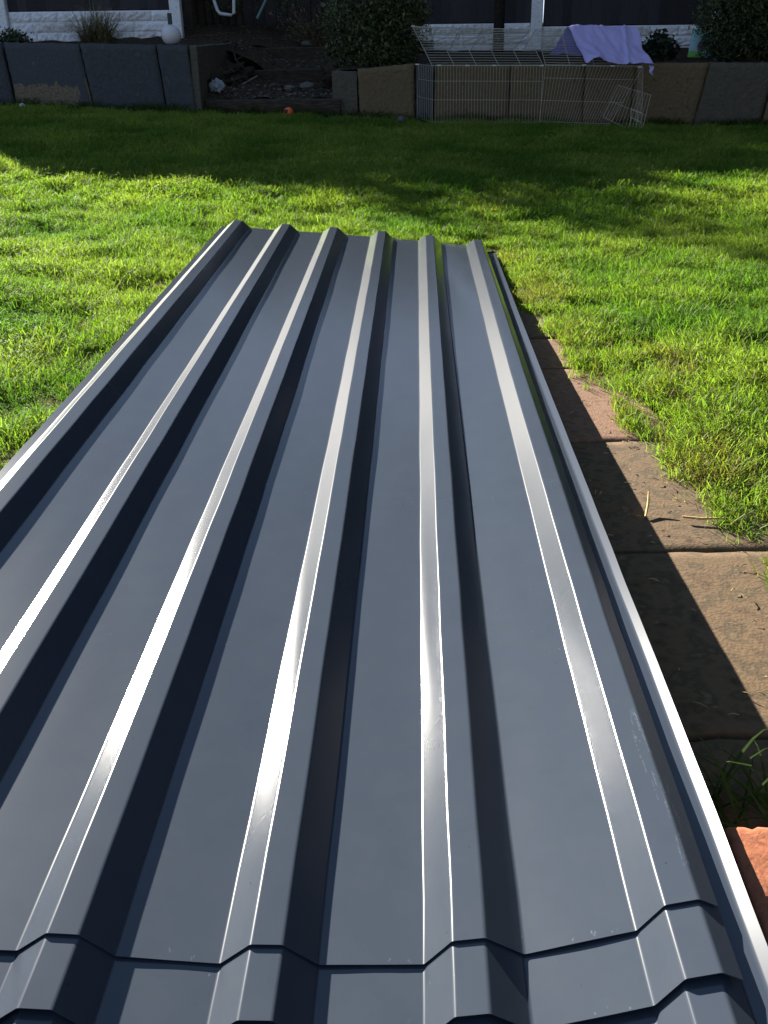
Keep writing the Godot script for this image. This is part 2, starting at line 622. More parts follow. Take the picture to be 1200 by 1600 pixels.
func slab_mesh(pts: Array, top: float, thick: float, seed_: int, tilt: Vector2) -> ArrayMesh:
	# a worn flagstone with the given four corners (x, z), counted from the near left one clockwise from above
	var n := noise(seed_, 9.0, 4)
	var edge := noise(seed_ + 1, 14.0, 3)
	var c: Vector2 = (pts[0] + pts[1] + pts[2] + pts[3]) / 4
	var st := begin()
	st.set_smooth_group(0)
	var nu := 22
	var rows := 3
	var at := func(i: int, j: int) -> Vector3:
		var u := clampf((i - rows) / float(nu), 0, 1)
		var v := clampf((j - rows) / float(nu), 0, 1)
		var over: int = maxi(maxi(rows - i, i - rows - nu), maxi(rows - j, j - rows - nu))
		over = maxi(over, 0)
		var q: Vector2 = (pts[0] as Vector2).lerp(pts[3], u).lerp((pts[1] as Vector2).lerp(pts[2], u), v)
		var rimmed: float = 1.0 if u <= 0 or u >= 1 or v <= 0 or v >= 1 else 0.0
		q += (q - c).normalized() * edge.get_noise_2dv(q) * 0.008 * rimmed
		if over > 0: q += (q - c).normalized() * [0.0, 0.001, 0.002, 0.002][over]
		var y := top + n.get_noise_2dv(q) * 0.0010 + (q - c).dot(tilt)
		y -= [0.0, 0.0008, 0.003, thick][over]
		return P(q.x, y, q.y)
	var full := nu + rows * 2
	for j in full:
		for i in full:
			quad(st, at.call(i, j), at.call(i, j + 1), at.call(i + 1, j + 1), at.call(i + 1, j))
	return finish(st, true)

func path() -> void:
	var p := Node3D.new()
	p.name = "paving_path"
	add_child(p, true)
	meta(p, "old sandstone paving along the right side of the sheets, partly overgrown", "path", "", "structure")
	var bump := bumps(41, 0.09, 768, 4.0, 6)
	var tan_ := textured(grain(42, 0.012, [lin(0.040, 0.028, 0.017), lin(0.100, 0.066, 0.038), lin(0.135, 0.090, 0.050), lin(0.072, 0.052, 0.031), lin(0.22, 0.155, 0.085)], 768, 6), 1.6, 0.92, bump, 0.22)
	var red := textured(grain(43, 0.014, [lin(0.095, 0.054, 0.033), lin(0.16, 0.090, 0.055), lin(0.20, 0.115, 0.07), lin(0.13, 0.075, 0.045), lin(0.24, 0.155, 0.095)], 768, 6), 1.9, 0.92, bump, 0.35)
	var defs := [
		[[Vector2(0.02, 0.408), Vector2(0.03, 0.922), Vector2(0.700, 0.944), Vector2(0.710, 0.424)], tan_, -0.060, 1],
		[[Vector2(0.03, 0.936), Vector2(0.04, 1.468), Vector2(0.645, 1.485), Vector2(0.690, 0.955)], tan_, -0.061, 2],
		[[Vector2(0.04, 1.480), Vector2(0.04, 2.030), Vector2(0.57, 2.020), Vector2(0.62, 1.494)], red, -0.060, 3],
		[[Vector2(0.04, 2.060), Vector2(0.04, 2.330), Vector2(0.50, 2.325), Vector2(0.53, 2.045)], red, -0.064, 4],
		[[Vector2(0.04, 2.350), Vector2(0.04, 2.680), Vector2(0.46, 2.670), Vector2(0.48, 2.345)], tan_, -0.063, 5],
		[[Vector2(0.02, -0.20), Vector2(0.02, 0.396), Vector2(0.705, 0.413), Vector2(0.71, -0.20)], tan_, -0.061, 6],
	]
	for d in defs:
		put("paving_slab", slab_mesh(d[0], d[2], 0.045, 60 + d[3] * 3, Vector2(rng.randf_range(-0.006, 0.006), rng.randf_range(-0.006, 0.006))), d[1], p)
	# dry stems and straw on the stones
	var straw := leafy(lin(0.42, 0.30, 0.13), Color(0.1, 0.1, 0.05), 0.8, 0.2)
	var stems := [[P(0.463, -0.054, 1.075), P(0.474, -0.045, 1.11), P(0.480, -0.030, 1.140), "dry stem standing half in shadow on the middle paving slab"], [P(0.531, -0.050, 1.066), P(0.565, -0.050, 1.058), P(0.603, -0.046, 1.052), "longer dry stem lying by the grass edge on the middle paving slab"]]
	for s in stems:
		meta(put("dry_stem", tube_mesh([s[0], s[1], s[2]], [0.0022, 0.0026, 0.0014], 6), straw), s[3], "stem", "dry stems on the paving")
	var st := begin()
	rng.seed = 77
	for i in 90:
		var z := rng.randf_range(0.45, 2.1)
		var x := rng.randf_range(0.36, path_edge(z) + 0.02)
		var l := rng.randf_range(0.004, 0.020) * (1.0 if rng.randf() < 0.8 else 1.8)
		var a := rng.randf() * TAU
		var d := Vector3(cos(a), rng.randf_range(-0.1, 0.25), sin(a)) * l
		var q := P(x, -0.0545, z)
		st.set_color(Color(1, 1, 1) * rng.randf_range(0.5, 1.2))
		tube(st, [q, q + d * 0.5 + Vector3(0, 0.002, 0), q + d], [0.0008, 0.0010, 0.0005], 4, false)
	st.generate_normals()
	meta(put("straw_bits", st.commit(), straw), "scattered bits of straw and clippings on the paving", "straw", "", "stuff")

func brick() -> void:
	var n := noise(301, 40.0, 4)
	var n2 := noise(302, 14.0, 3)
	var lo := Vector3(0.344, -0.060, -0.088)
	var hi := Vector3(0.560, 0.045, 0.127)
	var st := begin()
	st.set_smooth_group(0)
	var ball := func(u: float, v: float, face: int) -> Vector3:
		var c := (lo + hi) / 2
		var h := (hi - lo) / 2
		var d := Vector3.ZERO
		match face:
			0: d = Vector3(u, 1, v)
			1: d = Vector3(u, -1, -v)
			2: d = Vector3(1, -u, v)
			3: d = Vector3(-1, u, v)
			4: d = Vector3(u, -v, 1)
			5: d = Vector3(u, v, -1)
		var q := d * h
		var inner := q.clamp(-h + Vector3.ONE * 0.007, h - Vector3.ONE * 0.007)
		q = inner + (q - inner).limit_length(0.007)
		q += d.normalized() * (n.get_noise_3dv(q) * 0.0007 + n2.get_noise_3dv(q) * 0.0016 - maxf(0, n2.get_noise_3dv(q * 1.7 + Vector3.ONE) - 0.3) * 0.016)
		var w := c + q
		return P(w.x, w.y, w.z)
	var k := 30
	for f in 6:
		for j in k:
			for i in k:
				var a: Vector3 = ball.call(-1 + 2.0 * i / k, -1 + 2.0 * j / k, f)
				var b: Vector3 = ball.call(-1 + 2.0 * (i + 1) / k, -1 + 2.0 * j / k, f)
				var c: Vector3 = ball.call(-1 + 2.0 * (i + 1) / k, -1 + 2.0 * (j + 1) / k, f)
				var d: Vector3 = ball.call(-1 + 2.0 * i / k, -1 + 2.0 * (j + 1) / k, f)
				quad(st, a, d, c, b)
	var m := textured(grain(303, 0.02, [lin(0.12, 0.042, 0.022), lin(0.25, 0.085, 0.042), lin(0.30, 0.115, 0.06), lin(0.23, 0.08, 0.04), lin(0.34, 0.19, 0.10)]), 5.0, 0.95, bumps(304, 0.05, 512, 5.0), 0.25)
	meta(put("brick", finish(st, true), m), "orange-red brick beside the near right corner of the sheets", "brick")
	# a clump of long grass between the brick and the paving
	var r := RandomNumberGenerator.new()
	r.seed = 88
	var gs := begin()
	gs.set_smooth_group(-1)
	for i in 80:
		var root := P(0.44 + r.randf_range(-0.07, 0.09), -0.06, 0.235 + r.randf_range(-0.05, 0.05))
		var a := r.randf() * TAU
		var out := Vector3(cos(a), 0, sin(a) * 0.8)
		var l := r.randf_range(0.06, 0.15)
		var up := l * r.randf_range(0.35, 1.0) + 0.015
		var side := out.cross(Vector3.UP) * r.randf_range(0.0014, 0.0026)
		var b := r.randf_range(0.7, 1.3)
		gs.set_color(Color(0.055 * b, 0.10 * b, 0.022 * b))
		var prev := root
		var segs := 5
		for s in range(1, segs + 1):
			var t := s / float(segs)
			var q := root + out * l * t + Vector3.UP * up * (t * 1.6 - t * t * 1.0)
			var w0 := 1.0 - pow((s - 1) / float(segs), 2.5)
			var w1 := 1.0 - pow(t, 2.5)
			quad(gs, prev - side * w0, q - side * w1, q + side * w1, prev + side * w0)
			prev = q
	gs.generate_normals()
	meta(put("grass_clump", gs.commit(), M.green), "clump of long grass blades growing behind the orange-red brick", "grass clump")

# ---------------------------------------------------------------- raised bed
func wall_slab(parent: Node, x0t: float, x1t: float, x0b: float, x1b: float, top0: float, top1: float, bottom: float, z: float, thick: float, m: Material, seed_: int) -> void:
	# one paving slab stood on edge; leaning a little, worn along its rim
	var n := noise(seed_, 5.0, 4)
	var st := begin()
	st.set_smooth_group(0)
	var nu := 14
	var nv := 12
	var f := func(i: int, j: int) -> Vector3:
		var u := clampf((i - 2) / float(nu), 0, 1)
		var v := clampf((j - 2) / float(nv), 0, 1)
		var over: int = maxi(maxi(2 - i, i - 2 - nu), maxi(2 - j, j - 2 - nv))
		over = maxi(over, 0)
		var x := lerpf(lerpf(x0b, x1b, u), lerpf(x0t, x1t, u), v)
		var y := lerpf(bottom, lerpf(top0, top1, u), v)
		var rim := 1.0 if (u <= 0 or u >= 1 or v >= 1) else 0.0
		var k := n.get_noise_2d(x * 3.0 + 7.0, y * 3.0)
		x += k * 0.006 * rim * (1.0 if u <= 0 else (-1.0 if u >= 1 else 0.0))
		y += k * 0.008 * (1.0 if v >= 1 else 0.0)
		var d: float = n.get_noise_2d(x, y) * 0.004 + [0.0, 0.004, thick][over]
		return P(x, y, z + d)
	for j in nv + 4:
		for i in nu + 4:
			for w in [[0, 0], [0, 1], [1, 1], [0, 0], [1, 1], [1, 0]]:
				st.set_uv(Vector2(clampf((i + w[0] - 2) / float(nu), 0, 1), 1.0 - clampf((j + w[1] - 2) / float(nv), 0, 1)))
				st.add_vertex(f.call(i + w[0], j + w[1]))
	put("slab", finish(st, true), m, parent)

func retaining_walls() -> void:
	var bump := bumps(51, 0.04, 512, 4.0)
	M.slate = textured(grain(52, 0.010, [lin(0.035, 0.036, 0.041), lin(0.072, 0.075, 0.086), lin(0.052, 0.058, 0.058), lin(0.100, 0.100, 0.106)], 768, 6), 1.3, 0.9, bump, 0.6)
	# a slab whose dark skin has flaked off near its foot
	var fl := Image.create(256, 256, false, Image.FORMAT_RGB8)
	var fn := noise(531, 0.030, 5)
	var fine := noise(532, 0.09, 4)
	for y in 256:
		for x in 256:
			var g := fine.get_noise_2d(x, y)
			var c := lin(0.060, 0.062, 0.071).lerp(lin(0.082, 0.083, 0.092), clampf(0.5 + g * 0.9, 0, 1))
			var foot := smoothstep(0.44, 0.60, y / 256.0) * smoothstep(0.98, 0.70, x / 256.0) - 0.42
			var rim := smoothstep(0.955, 0.99, x / 256.0) * 0.5 * smoothstep(0.3, 0.5, y / 256.0)
			if fn.get_noise_2d(x, y) * 0.55 + maxf(foot, rim - 0.2) > 0.12: c = lin(0.13, 0.105, 0.075).lerp(lin(0.20, 0.16, 0.11), clampf(0.5 + g * 1.2, 0, 1))
			fl.set_pixel(x, y, c)
	M.flaked = StandardMaterial3D.new()
	M.flaked.albedo_texture = ImageTexture.create_from_image(fl)
	M.flaked.roughness = 0.9
	M.flaked.metallic_specular = 0.3
	M.buff = textured(grain(54, 0.015, [lin(0.085, 0.064, 0.038), lin(0.16, 0.115, 0.066), lin(0.13, 0.10, 0.06), lin(0.20, 0.15, 0.09)], 768, 7), 1.1, 0.95, bump, 1.3)
	M.dark_buff = textured(grain(55, 0.015, [lin(0.070, 0.062, 0.048), lin(0.10, 0.09, 0.07), lin(0.10, 0.088, 0.07), lin(0.14, 0.12, 0.09)], 768, 7), 1.1, 0.95, bump, 1.3)
	var l := thing("retaining_wall", "dark slate-grey retaining wall of upright slabs under the ornamental grass", "wall", P(0, 0, 0), "retaining walls of upright slabs")
	wall_slab(l, -4.5, -3.895, -4.45, -3.845, 0.71, 0.705, 0.10, 8.17, 0.05, M.slate, 1)
	wall_slab(l, -3.885, -3.285, -3.835, -3.235, 0.705, 0.695, 0.10, 8.16, 0.05, M.slate, 2)
	wall_slab(l, -3.265, -2.665, -3.220, -2.595, 0.700, 0.680, 0.10, 8.17, 0.05, M.flaked, 3)
	wall_slab(l, -2.652, -2.050, -2.583, -2.006, 0.688, 0.668, 0.10, 8.165, 0.05, M.slate, 4)
	wall_slab(l, -2.040, -1.795, -1.996, -1.765, 0.670, 0.664, 0.10, 8.17, 0.05, M.slate, 5)
	# the end post and the return wall beside the steps
	put("end_post", box(P(-1.785, 0.10, 8.18), P(-1.722, 0.662, 8.26), 0.006, 0.003), M.dark_buff, l)
	put("return_slab", box(P(-1.775, 0.10, 8.27), P(-1.730, 0.655, 9.10), 0.006, 0.003), M.dark_buff, l)
	put("return_slab", box(P(-1.785, 0.20, 9.12), P(-1.745, 0.650, 10.20), 0.006, 0.003), M.dark_buff, l)
	var r := thing("retaining_wall", "buff brown retaining wall of upright slabs behind the wire pen", "wall", P(0, 0, 0), "retaining walls of upright slabs")
	wall_slab(r, -0.455, 0.005, -0.440, 0.010, 0.468, 0.506, 0.02, 8.36, 0.05, M.buff, 11)
	wall_slab(r, 0.020, 0.165, 0.020, 0.160, 0.505, 0.500, 0.00, 8.345, 0.05, M.slate, 12)
	wall_slab(r, 0.175, 0.780, 0.170, 0.775, 0.500, 0.492, -0.02, 8.36, 0.05, M.buff, 13)
	wall_slab(r, 0.790, 1.390, 0.785, 1.385, 0.492, 0.490, -0.02, 8.365, 0.05, M.buff, 14)
	wall_slab(r, 1.400, 1.790, 1.395, 1.770, 0.490, 0.488, -0.03, 8.355, 0.05, M.buff, 15)
	wall_slab(r, 1.800, 2.380, 1.780, 2.290, 0.488, 0.486, -0.03, 8.36, 0.05, M.buff, 16)
	wall_slab(r, 2.390, 2.925, 2.300, 2.845, 0.486, 0.480, -0.03, 8.375, 0.05, M.dark_buff, 17)
	wall_slab(r, 2.935, 3.540, 2.860, 3.470, 0.480, 0.475, -0.04, 8.36, 0.05, M.buff, 18)
	wall_slab(r, 3.550, 4.150, 3.480, 4.090, 0.475, 0.470, -0.04, 8.36, 0.05, M.dark_buff, 19)
	wall_slab(r, 4.160, 4.800, 4.110, 4.780, 0.470, 0.465, -0.04, 8.36, 0.05, M.buff, 20)
	put("return_slab", box(P(-0.665, 0.05, 8.36), P(-0.462, 0.452, 8.41), 0.005, 0.003), M.dark_buff, r)
	put("return_slab", box(P(-0.640, 0.05, 8.42), P(-0.590, 0.46, 9.50), 0.006, 0.003), M.dark_buff, r)

func bed_height(x: float, z: float) -> float:
	if x < -1.0: return 0.635 + (z - 8.2) * 0.010 + lumps_.get_noise_2d(x * 2.0, z * 2.0) * 0.03
	return 0.452 - 0.006 * x + (z - 8.3) * 0.030 + lumps_.get_noise_2d(x * 2.0, z * 2.0) * 0.03

func beds() -> void:
	M.soil = textured(grain(61, 0.03, [lin(0.016, 0.013, 0.010), lin(0.040, 0.032, 0.023), lin(0.066, 0.052, 0.037), lin(0.11, 0.088, 0.064)]), 2.0, 1.0, bumps(62, 0.06, 512, 8.0), 1.2, 0.1)
	for d in [[-5.0, -1.775, 8.2, 11.14, "dark soil of the raised bed behind the slate-grey wall"], [-0.62, 5.2, 8.4, 11.14, "dark soil of the raised bed behind the wire pen"]]:
		var f := func(u: float, v: float) -> Vector3:
			var x := lerpf(d[0], d[1], u)
			var z := lerpf(d[2], d[3], v)
			return P(x, bed_height(x, z), z)
		var bed := put("soil_bed", grid_mesh(50, 30, f), M.soil)
		meta(bed, d[4], "soil", "", "structure")
		put("soil_core", box(P(d[0], -0.4, d[2] + 0.035), P(d[1] + (-0.02 if d[0] < -1.0 else 0.0), 0.60 if d[0] < -1.0 else 0.40, d[3] + 0.04), 0.01), M.soil, bed)

func stones_in(parent: Node, called: String, count: int, lo: Vector3, hi: Vector3, r0: float, r1: float, seed_: int, hgt: Callable, tone: Array) -> void:
	rng.seed = seed_
	var shape := lump(Vector3(1, 0.65, 0.8), 0.5, seed_, 1.4, 5, true)
	var places: Array = []
	var tints: Array = []
	for i in count:
		var x := rng.randf_range(lo.x, hi.x)
		var z := rng.randf_range(lo.z, hi.z)
		var r := lerpf(r0, r1, pow(rng.randf(), 2.2))
		var b := Basis(Vector3.UP, rng.randf() * TAU) * Basis(Vector3.RIGHT, rng.randf_range(-0.5, 0.5))
		places.append(Transform3D(b.scaled(Vector3(r, r * rng.randf_range(0.6, 1.0), r)), P(x, hgt.call(x, z) + r * 0.25, z)))
		tints.append((tone[0] as Color).lerp(tone[1], rng.randf()))
	var m := mat(Color.WHITE, 0.95, 0.2)
	m.vertex_color_use_as_albedo = true
	many(called, shape, m, places, tints, parent)

func tread(x: float, z: float) -> float:
	var y := 0.245 + (z - 8.4) * 0.055
	if z > 9.70: y = 0.415 + (z - 9.7) * 0.10
	if z > 10.56: y = 0.575 + (z - 10.56) * 0.105
	y += clampf((-x - 1.35) * 0.5, 0, 0.2) * (clampf((z - 8.42) / 0.6, 0, 1) if z < 10.5 else 0.3)
	return y + lumps_.get_noise_2d(x * 3.0, z * 3.0) * 0.04

func steps() -> void:
	var wood := textured(grain(71, 0.02, [lin(0.022, 0.018, 0.014), lin(0.045, 0.036, 0.028), lin(0.065, 0.052, 0.04), lin(0.10, 0.085, 0.065)]), 1.0, 0.95, bumps(72, 0.04, 512, 5.0), 1.0, 0.2)
	wood.uv1_scale = Vector3(0.8, 6.0, 3.0)
	M.sleeper = wood
	var t := thing("garden_steps", "overgrown timber-edged steps climbing between the two retaining walls", "steps", P(0, 0, 0))
	put("sleeper", box(P(-1.715, 0.08, 8.30), P(-0.60, 0.250, 8.40), 0.008, 0.006), wood, t)
	put("sleeper", box(P(-1.71, 0.28, 9.62), P(-0.65, 0.425, 9.72), 0.008, 0.01), wood, t)
	put("sleeper", box(P(-1.86, 0.42, 10.48), P(-0.85, 0.590, 10.58), 0.008, 0.01), wood, t)
	var f := func(u: float, v: float) -> Vector3:
		var x := lerpf(-1.74, -0.62, u)
		var z := lerpf(8.40, 9.66, v)
		return P(x, tread(x, z), z)
	put("tread", grid_mesh(24, 24, f), M.soil, t)
	put("fill", box(P(-1.78, -0.3, 8.36), P(-0.58, 0.20, 9.66), 0.01), M.soil, t)
	put("fill", box(P(-1.85, -0.3, 9.67), P(-0.58, 0.36, 10.54), 0.01), M.soil, t)
	put("fill", box(P(-3.2, -0.3, 10.55), P(0.2, 0.50, 14.0), 0.01), M.soil, t)
	var f2 := func(u: float, v: float) -> Vector3:
		var x := lerpf(-1.74, -0.62, u)
		var z := lerpf(9.71, 10.5, v)
		return P(x, tread(x, z), z)
	put("tread", grid_mesh(24, 20, f2), M.soil, t)
	put("soil_bank", lump(Vector3(0.26, 0.13, 0.75), 0.6, 735, 3.2, 20), M.soil, t, Transform3D(Basis(), P(-1.76, 0.36, 9.50)))
	put("soil_bank", lump(Vector3(0.20, 0.16, 0.55), 0.5, 736, 2.2, 18), M.soil, t, Transform3D(Basis(), P(-0.62, 0.36, 9.40)))
	stones_in(t, "gravel", 420, Vector3(-1.68, 0, 8.41), Vector3(-0.66, 0, 9.25), 0.006, 0.022, 701, tread, [Color(0.03, 0.026, 0.022), Color(0.16, 0.14, 0.12)])
	stones_in(t, "gravel", 120, Vector3(-1.7, 0, 9.75), Vector3(-0.8, 0, 10.4), 0.008, 0.022, 702, tread, [Color(0.04, 0.035, 0.03), Color(0.14, 0.12, 0.10)])
	var back := func(u: float, v: float) -> Vector3:
		var x := lerpf(-3.2, 0.2, u)
		var z := lerpf(10.58, 14.0, v)
		var y := tread(x, z)
		if z > 12: y = tread(x, 12.0)
		if x < -1.9 or x > -0.6: y = maxf(y, bed_height(x, minf(z, 11.1)) - 0.03)
		return P(x, y, z)
	meta(put("upper_ground", grid_mesh(40, 30, back), M.soil), "bare leaf-strewn ground above the steps", "ground", "", "structure")
	# dead leaves and twigs that lie about on it
	var litter := leafy(lin(0.10, 0.065, 0.035), Color(0.1, 0.08, 0.05), 0.85, 0.2)
	var cl := leaf_cluster(4, 0.05, 0.045, 730, 0.6)
	var places: Array = []
	var tints: Array = []
	rng.seed = 731
	for i in 500:
		var x := rng.randf_range(-2.6, -0.5)
		var z := rng.randf_range(8.6, 12.2)
		if z < 10.5 and x < -1.7: continue
		var b := Basis(Vector3.UP, rng.randf() * TAU).scaled(Vector3(1, 0.25, 1))
		places.append(Transform3D(b, P(x, tread(x, z) + 0.015, z)))
		tints.append(Color(1, 1, 1) * rng.randf_range(0.3, 1.6))
	var lv := many("dead_leaves", cl, litter, places, tints)
	meta(lv, "dead brown leaves scattered on the steps and the ground above", "leaves", "", "stuff")
	var grey := mat(lin(0.20, 0.18, 0.14), 0.9, 0.2)
	meta(put("stick", tube_mesh([P(-1.513, 0.325, 8.98), P(-1.46, 0.355, 9.12), P(-1.404, 0.386, 9.24)], [0.009, 0.008, 0.007], 6), grey), "pale straight stick leaning on the dark step", "stick")
	var tw := mat(lin(0.075, 0.05, 0.035), 0.95, 0.1)
	var branch := thing("fallen_branch", "thin brown branch lying down the left side of the steps", "branch", P(0, 0, 0))
	put("twig", tube_mesh([P(-1.70, 0.66, 10.0), P(-1.66, 0.60, 9.6), P(-1.60, 0.52, 9.3), P(-1.50, 0.46, 9.1)], [0.010, 0.009, 0.007, 0.004], 6), tw, branch)
	put("twig", tube_mesh([P(-1.66, 0.60, 9.6), P(-1.62, 0.65, 9.5), P(-1.63, 0.67, 9.4)], [0.006, 0.005, 0.003], 5), tw, branch)
	put("twig", tube_mesh([P(-1.60, 0.52, 9.3), P(-1.52, 0.55, 9.3), P(-1.42, 0.53, 9.2)], [0.006, 0.004, 0.002], 5), tw, branch)
	var pale := mat(lin(0.13, 0.13, 0.11), 0.95, 0.2)
	for s in [[-1.10, 9.05, 0.048, "flat pale stone on the left of two lying on the lower step"], [-0.94, 9.08, 0.06, "rounded grey-green stone on the right of two lying on the lower step"], [-1.08, 10.75, 0.055, "round whitish stone on the edge of the top step under the dead plant"]]:
		var o := put("stone", lump(Vector3(1.2, 0.6, 0.9) * s[2], 0.35, 740 + int(s[2] * 1000), 1.3, 10), pale, self, Transform3D(Basis(), P(s[0], tread(s[0], s[1]) + s[2] * 0.4, s[1])))
		meta(o, s[3], "stone", "larger stones on the steps")
	# crumpled bag
	var bagm := leafy(lin(0.36, 0.38, 0.43), Color(0.4, 0.4, 0.45), 0.35, 0.5)
	var bag := put("plastic_bag", lump(Vector3(0.058, 0.046, 0.05), 0.7, 760, 1.7, 14, true), bagm, self, Transform3D(Basis(), P(-1.655, 0.345, 8.56)))
	meta(bag, "crumpled white plastic bag at the left end of the lowest step", "bag")

func stone_block(w: float, h: float, seed_: int) -> ArrayMesh:
	# a rough-faced block: a pillowed, broken front
	var n := noise(seed_, 7.0, 3)
	var st := begin()
	st.set_smooth_group(0)
	var nu := 12
	var nv := 6
	var f := func(i: int, j: int) -> Vector3:
		var u := clampf((i - 1) / float(nu), 0, 1)
		var v := clampf((j - 1) / float(nv), 0, 1)
		var over := i == 0 or j == 0 or i == nu + 2 or j == nv + 2
		var e := minf(minf(u, 1 - u) * w, minf(v, 1 - v) * h) / 0.02
		var d := 0.012 * minf(1.0, e) + n.get_noise_2d(u * w * 4.0 + seed_, v * h * 5.0) * 0.038 * minf(1.0, e + 0.25)
		var x := (u - 0.5) * w + n.get_noise_2d(v * 3.0, seed_) * 0.006
		var y := v * h + n.get_noise_2d(u * 3.0, seed_ + 9) * 0.006
		return Vector3(x, y, -0.03 if over else d)
	for j in nv + 2:
		for i in nu + 2:
			quad(st, f.call(i, j), f.call(i, j + 1), f.call(i + 1, j + 1), f.call(i + 1, j))
	return finish(st, true)

func fence_panel(x0: float, x1: float, base: float, z: float, high: float, boards_m: Array, label: String, seed_: int) -> void:
	rng.seed = seed_
	var t := thing("boarded_fence", label, "fence", P((x0 + x1) / 2, base, z), "fence panels between the white posts")
	var w := x1 - x0
	# rough white plinth
	put("plinth_core", box(Vector3(-w / 2, -0.12, -0.045), Vector3(w / 2, 0.295, 0.0), 0.003), M.white_paint, t)
	for row in 3:
		var x := -w / 2 + 0.004
		while x < w / 2 - 0.02:
			var l := rng.randf_range(0.22, 0.42)
			if x + l > w / 2 - 0.16: l = w / 2 - x - 0.004
			var o := put("plinth_stone", stone_block(l - 0.010, 0.090, seed_ * 50 + row * 10 + int(x * 20) + 300), M.white_paint if rng.randf() < 0.72 else M.worn_paint, t)
			o.position = Vector3(x + l / 2, row * 0.100 - 0.004, 0.004)
			x += l
	# upright feather-edge boards over two rails
	for ry in [0.275, 0.7, high * 0.6, high - 0.16]:
		put("rail", box(Vector3(-w / 2, ry, -0.075), Vector3(w / 2, ry + 0.05, -0.035), 0.003), boards_m[0], t)
	var x := -w / 2 + 0.01
	while x < w / 2 - 0.03:
		var bw := minf(rng.randf_range(0.092, 0.104), w / 2 - x)
		var xf := Transform3D(Basis(Vector3.UP, 0.10 + rng.randf_range(-0.03, 0.03)) * Basis(Vector3.BACK, rng.randf_range(-0.004, 0.004)), Vector3(x + bw / 2, 0, -0.018 + rng.randf_range(-0.002, 0.003)))
		put("board", box(Vector3(-bw / 2 - 0.006, 0.300 + rng.randf_range(-0.004, 0.010), -0.007), Vector3(bw / 2 + 0.006, high + rng.randf_range(-0.006, 0.006), 0.007), 0.002, 0.001, xf), boards_m[rng.randi_range(0, boards_m.size() - 1)], t)
		x += bw

func fences() -> void:
	var grainy := bumps(81, 0.05, 512, 3.0)
	M.white_paint = textured(grain(82, 0.02, [lin(0.55, 0.56, 0.58), lin(0.74, 0.75, 0.77), lin(0.84, 0.84, 0.85), lin(0.78, 0.79, 0.81)]), 2.4, 0.8, grainy, 0.5)
	M.worn_paint = textured(grain(83, 0.02, [lin(0.34, 0.29, 0.26), lin(0.58, 0.55, 0.53), lin(0.78, 0.78, 0.79), lin(0.50, 0.45, 0.41)]), 2.4, 0.85, grainy, 0.7)
	var dark: Array = []
	for k in 3:
		var b := 1.0 + k * 0.22
		var m := textured(grain(84 + k, 0.02, [lin(0.022 * b, 0.021 * b, 0.024 * b), lin(0.034 * b, 0.032 * b, 0.036 * b), lin(0.042 * b, 0.039 * b, 0.041 * b), lin(0.028 * b, 0.026 * b, 0.029 * b)]), 1.0, 0.85, grainy, 0.8, 0.3)
		m.uv1_scale = Vector3(9, 0.7, 9)
		dark.append(m)
	M.dark = dark
	var zf := 11.15
	var posts := [[-4.33, 0.66, "white fence post at the far left"], [-2.49, 0.64, "white fence post behind the white globe, left of the steps"], [-0.57, 0.50, "white fence post hidden behind the round shrub"], [1.275, 0.47, "white fence post in the middle, above the wire pen"], [3.13, 0.45, "white fence post half covered by the shrub on the right"], [4.98, 0.44, "white fence post beyond the shrub on the right"]]
	for p in posts:
		var o := put("fence_post", box(Vector3(-0.058, -0.3, -0.05), Vector3(0.058, (2.08 if p[0] < -3.0 else 1.93) if p[0] < -1.0 else 1.30, 0.05), 0.008), M.white_paint, self, Transform3D(Basis(Vector3.BACK, 0.004), P(p[0], p[1], zf)))
		meta(o, p[2], "fence post", "white fence posts")
	fence_panel(-6.14, -4.40, 0.67, zf, 2.00, dark, "dark fence panel furthest left", 5)
	fence_panel(-4.265, -2.555, 0.655, zf, 1.88, dark, "dark brown boarded fence panel on rough white plinth behind the ornamental grass", 6)
	fence_panel(-0.505, 1.210, 0.490, zf, 1.22, dark, "dark boarded fence panel on white plinth behind the tree trunk", 7)
	fence_panel(1.340, 3.065, 0.455, zf, 1.22, dark, "dark boarded fence panel on white plinth behind the lavender cloth", 8)
	fence_panel(3.195, 4.915, 0.440, zf, 1.22, dark, "dark boarded fence panel behind the shrub on the right", 9)
	fence_panel(-8.0, -6.27, 0.68, zf, 2.00, dark, "dark fence panel at the left end of the fence", 10)
	# the side fence on the right and the fence beyond the gap, which only the sheets mirror
	var side := thing("side_fence", "tall dark boarded fence along the right side of the garden", "fence", P(5.3, 0, 0))
	for k in 6:
		put("fence_section", box(P(-0.03, -0.2, -1.0 + k * 2.0), P(0.03, 2.0, 0.98 + k * 2.0), 0.01), dark[k % 3], side)
	var rear := thing("rear_fence", "dark fence in deep shade beyond the steps", "fence", P(-1.5, 0.6, 13.6))
	rng.seed = 92
	put("backing", box(Vector3(-5.2, -0.3, -0.05), Vector3(2.1, 2.28, -0.02), 0.004), dark[0], rear)
	for k in 50:
		put("board", box(Vector3(-5.2 + k * 0.146, 0, -0.015), Vector3(-5.2 + k * 0.146 + 0.141, (2.78 if k < 29 else 2.28) + rng.randf_range(-0.02, 0.02), 0.01 + rng.randf_range(0, 0.008)), 0.003, 0.001), dark[rng.randi_range(0, 2)], rear)

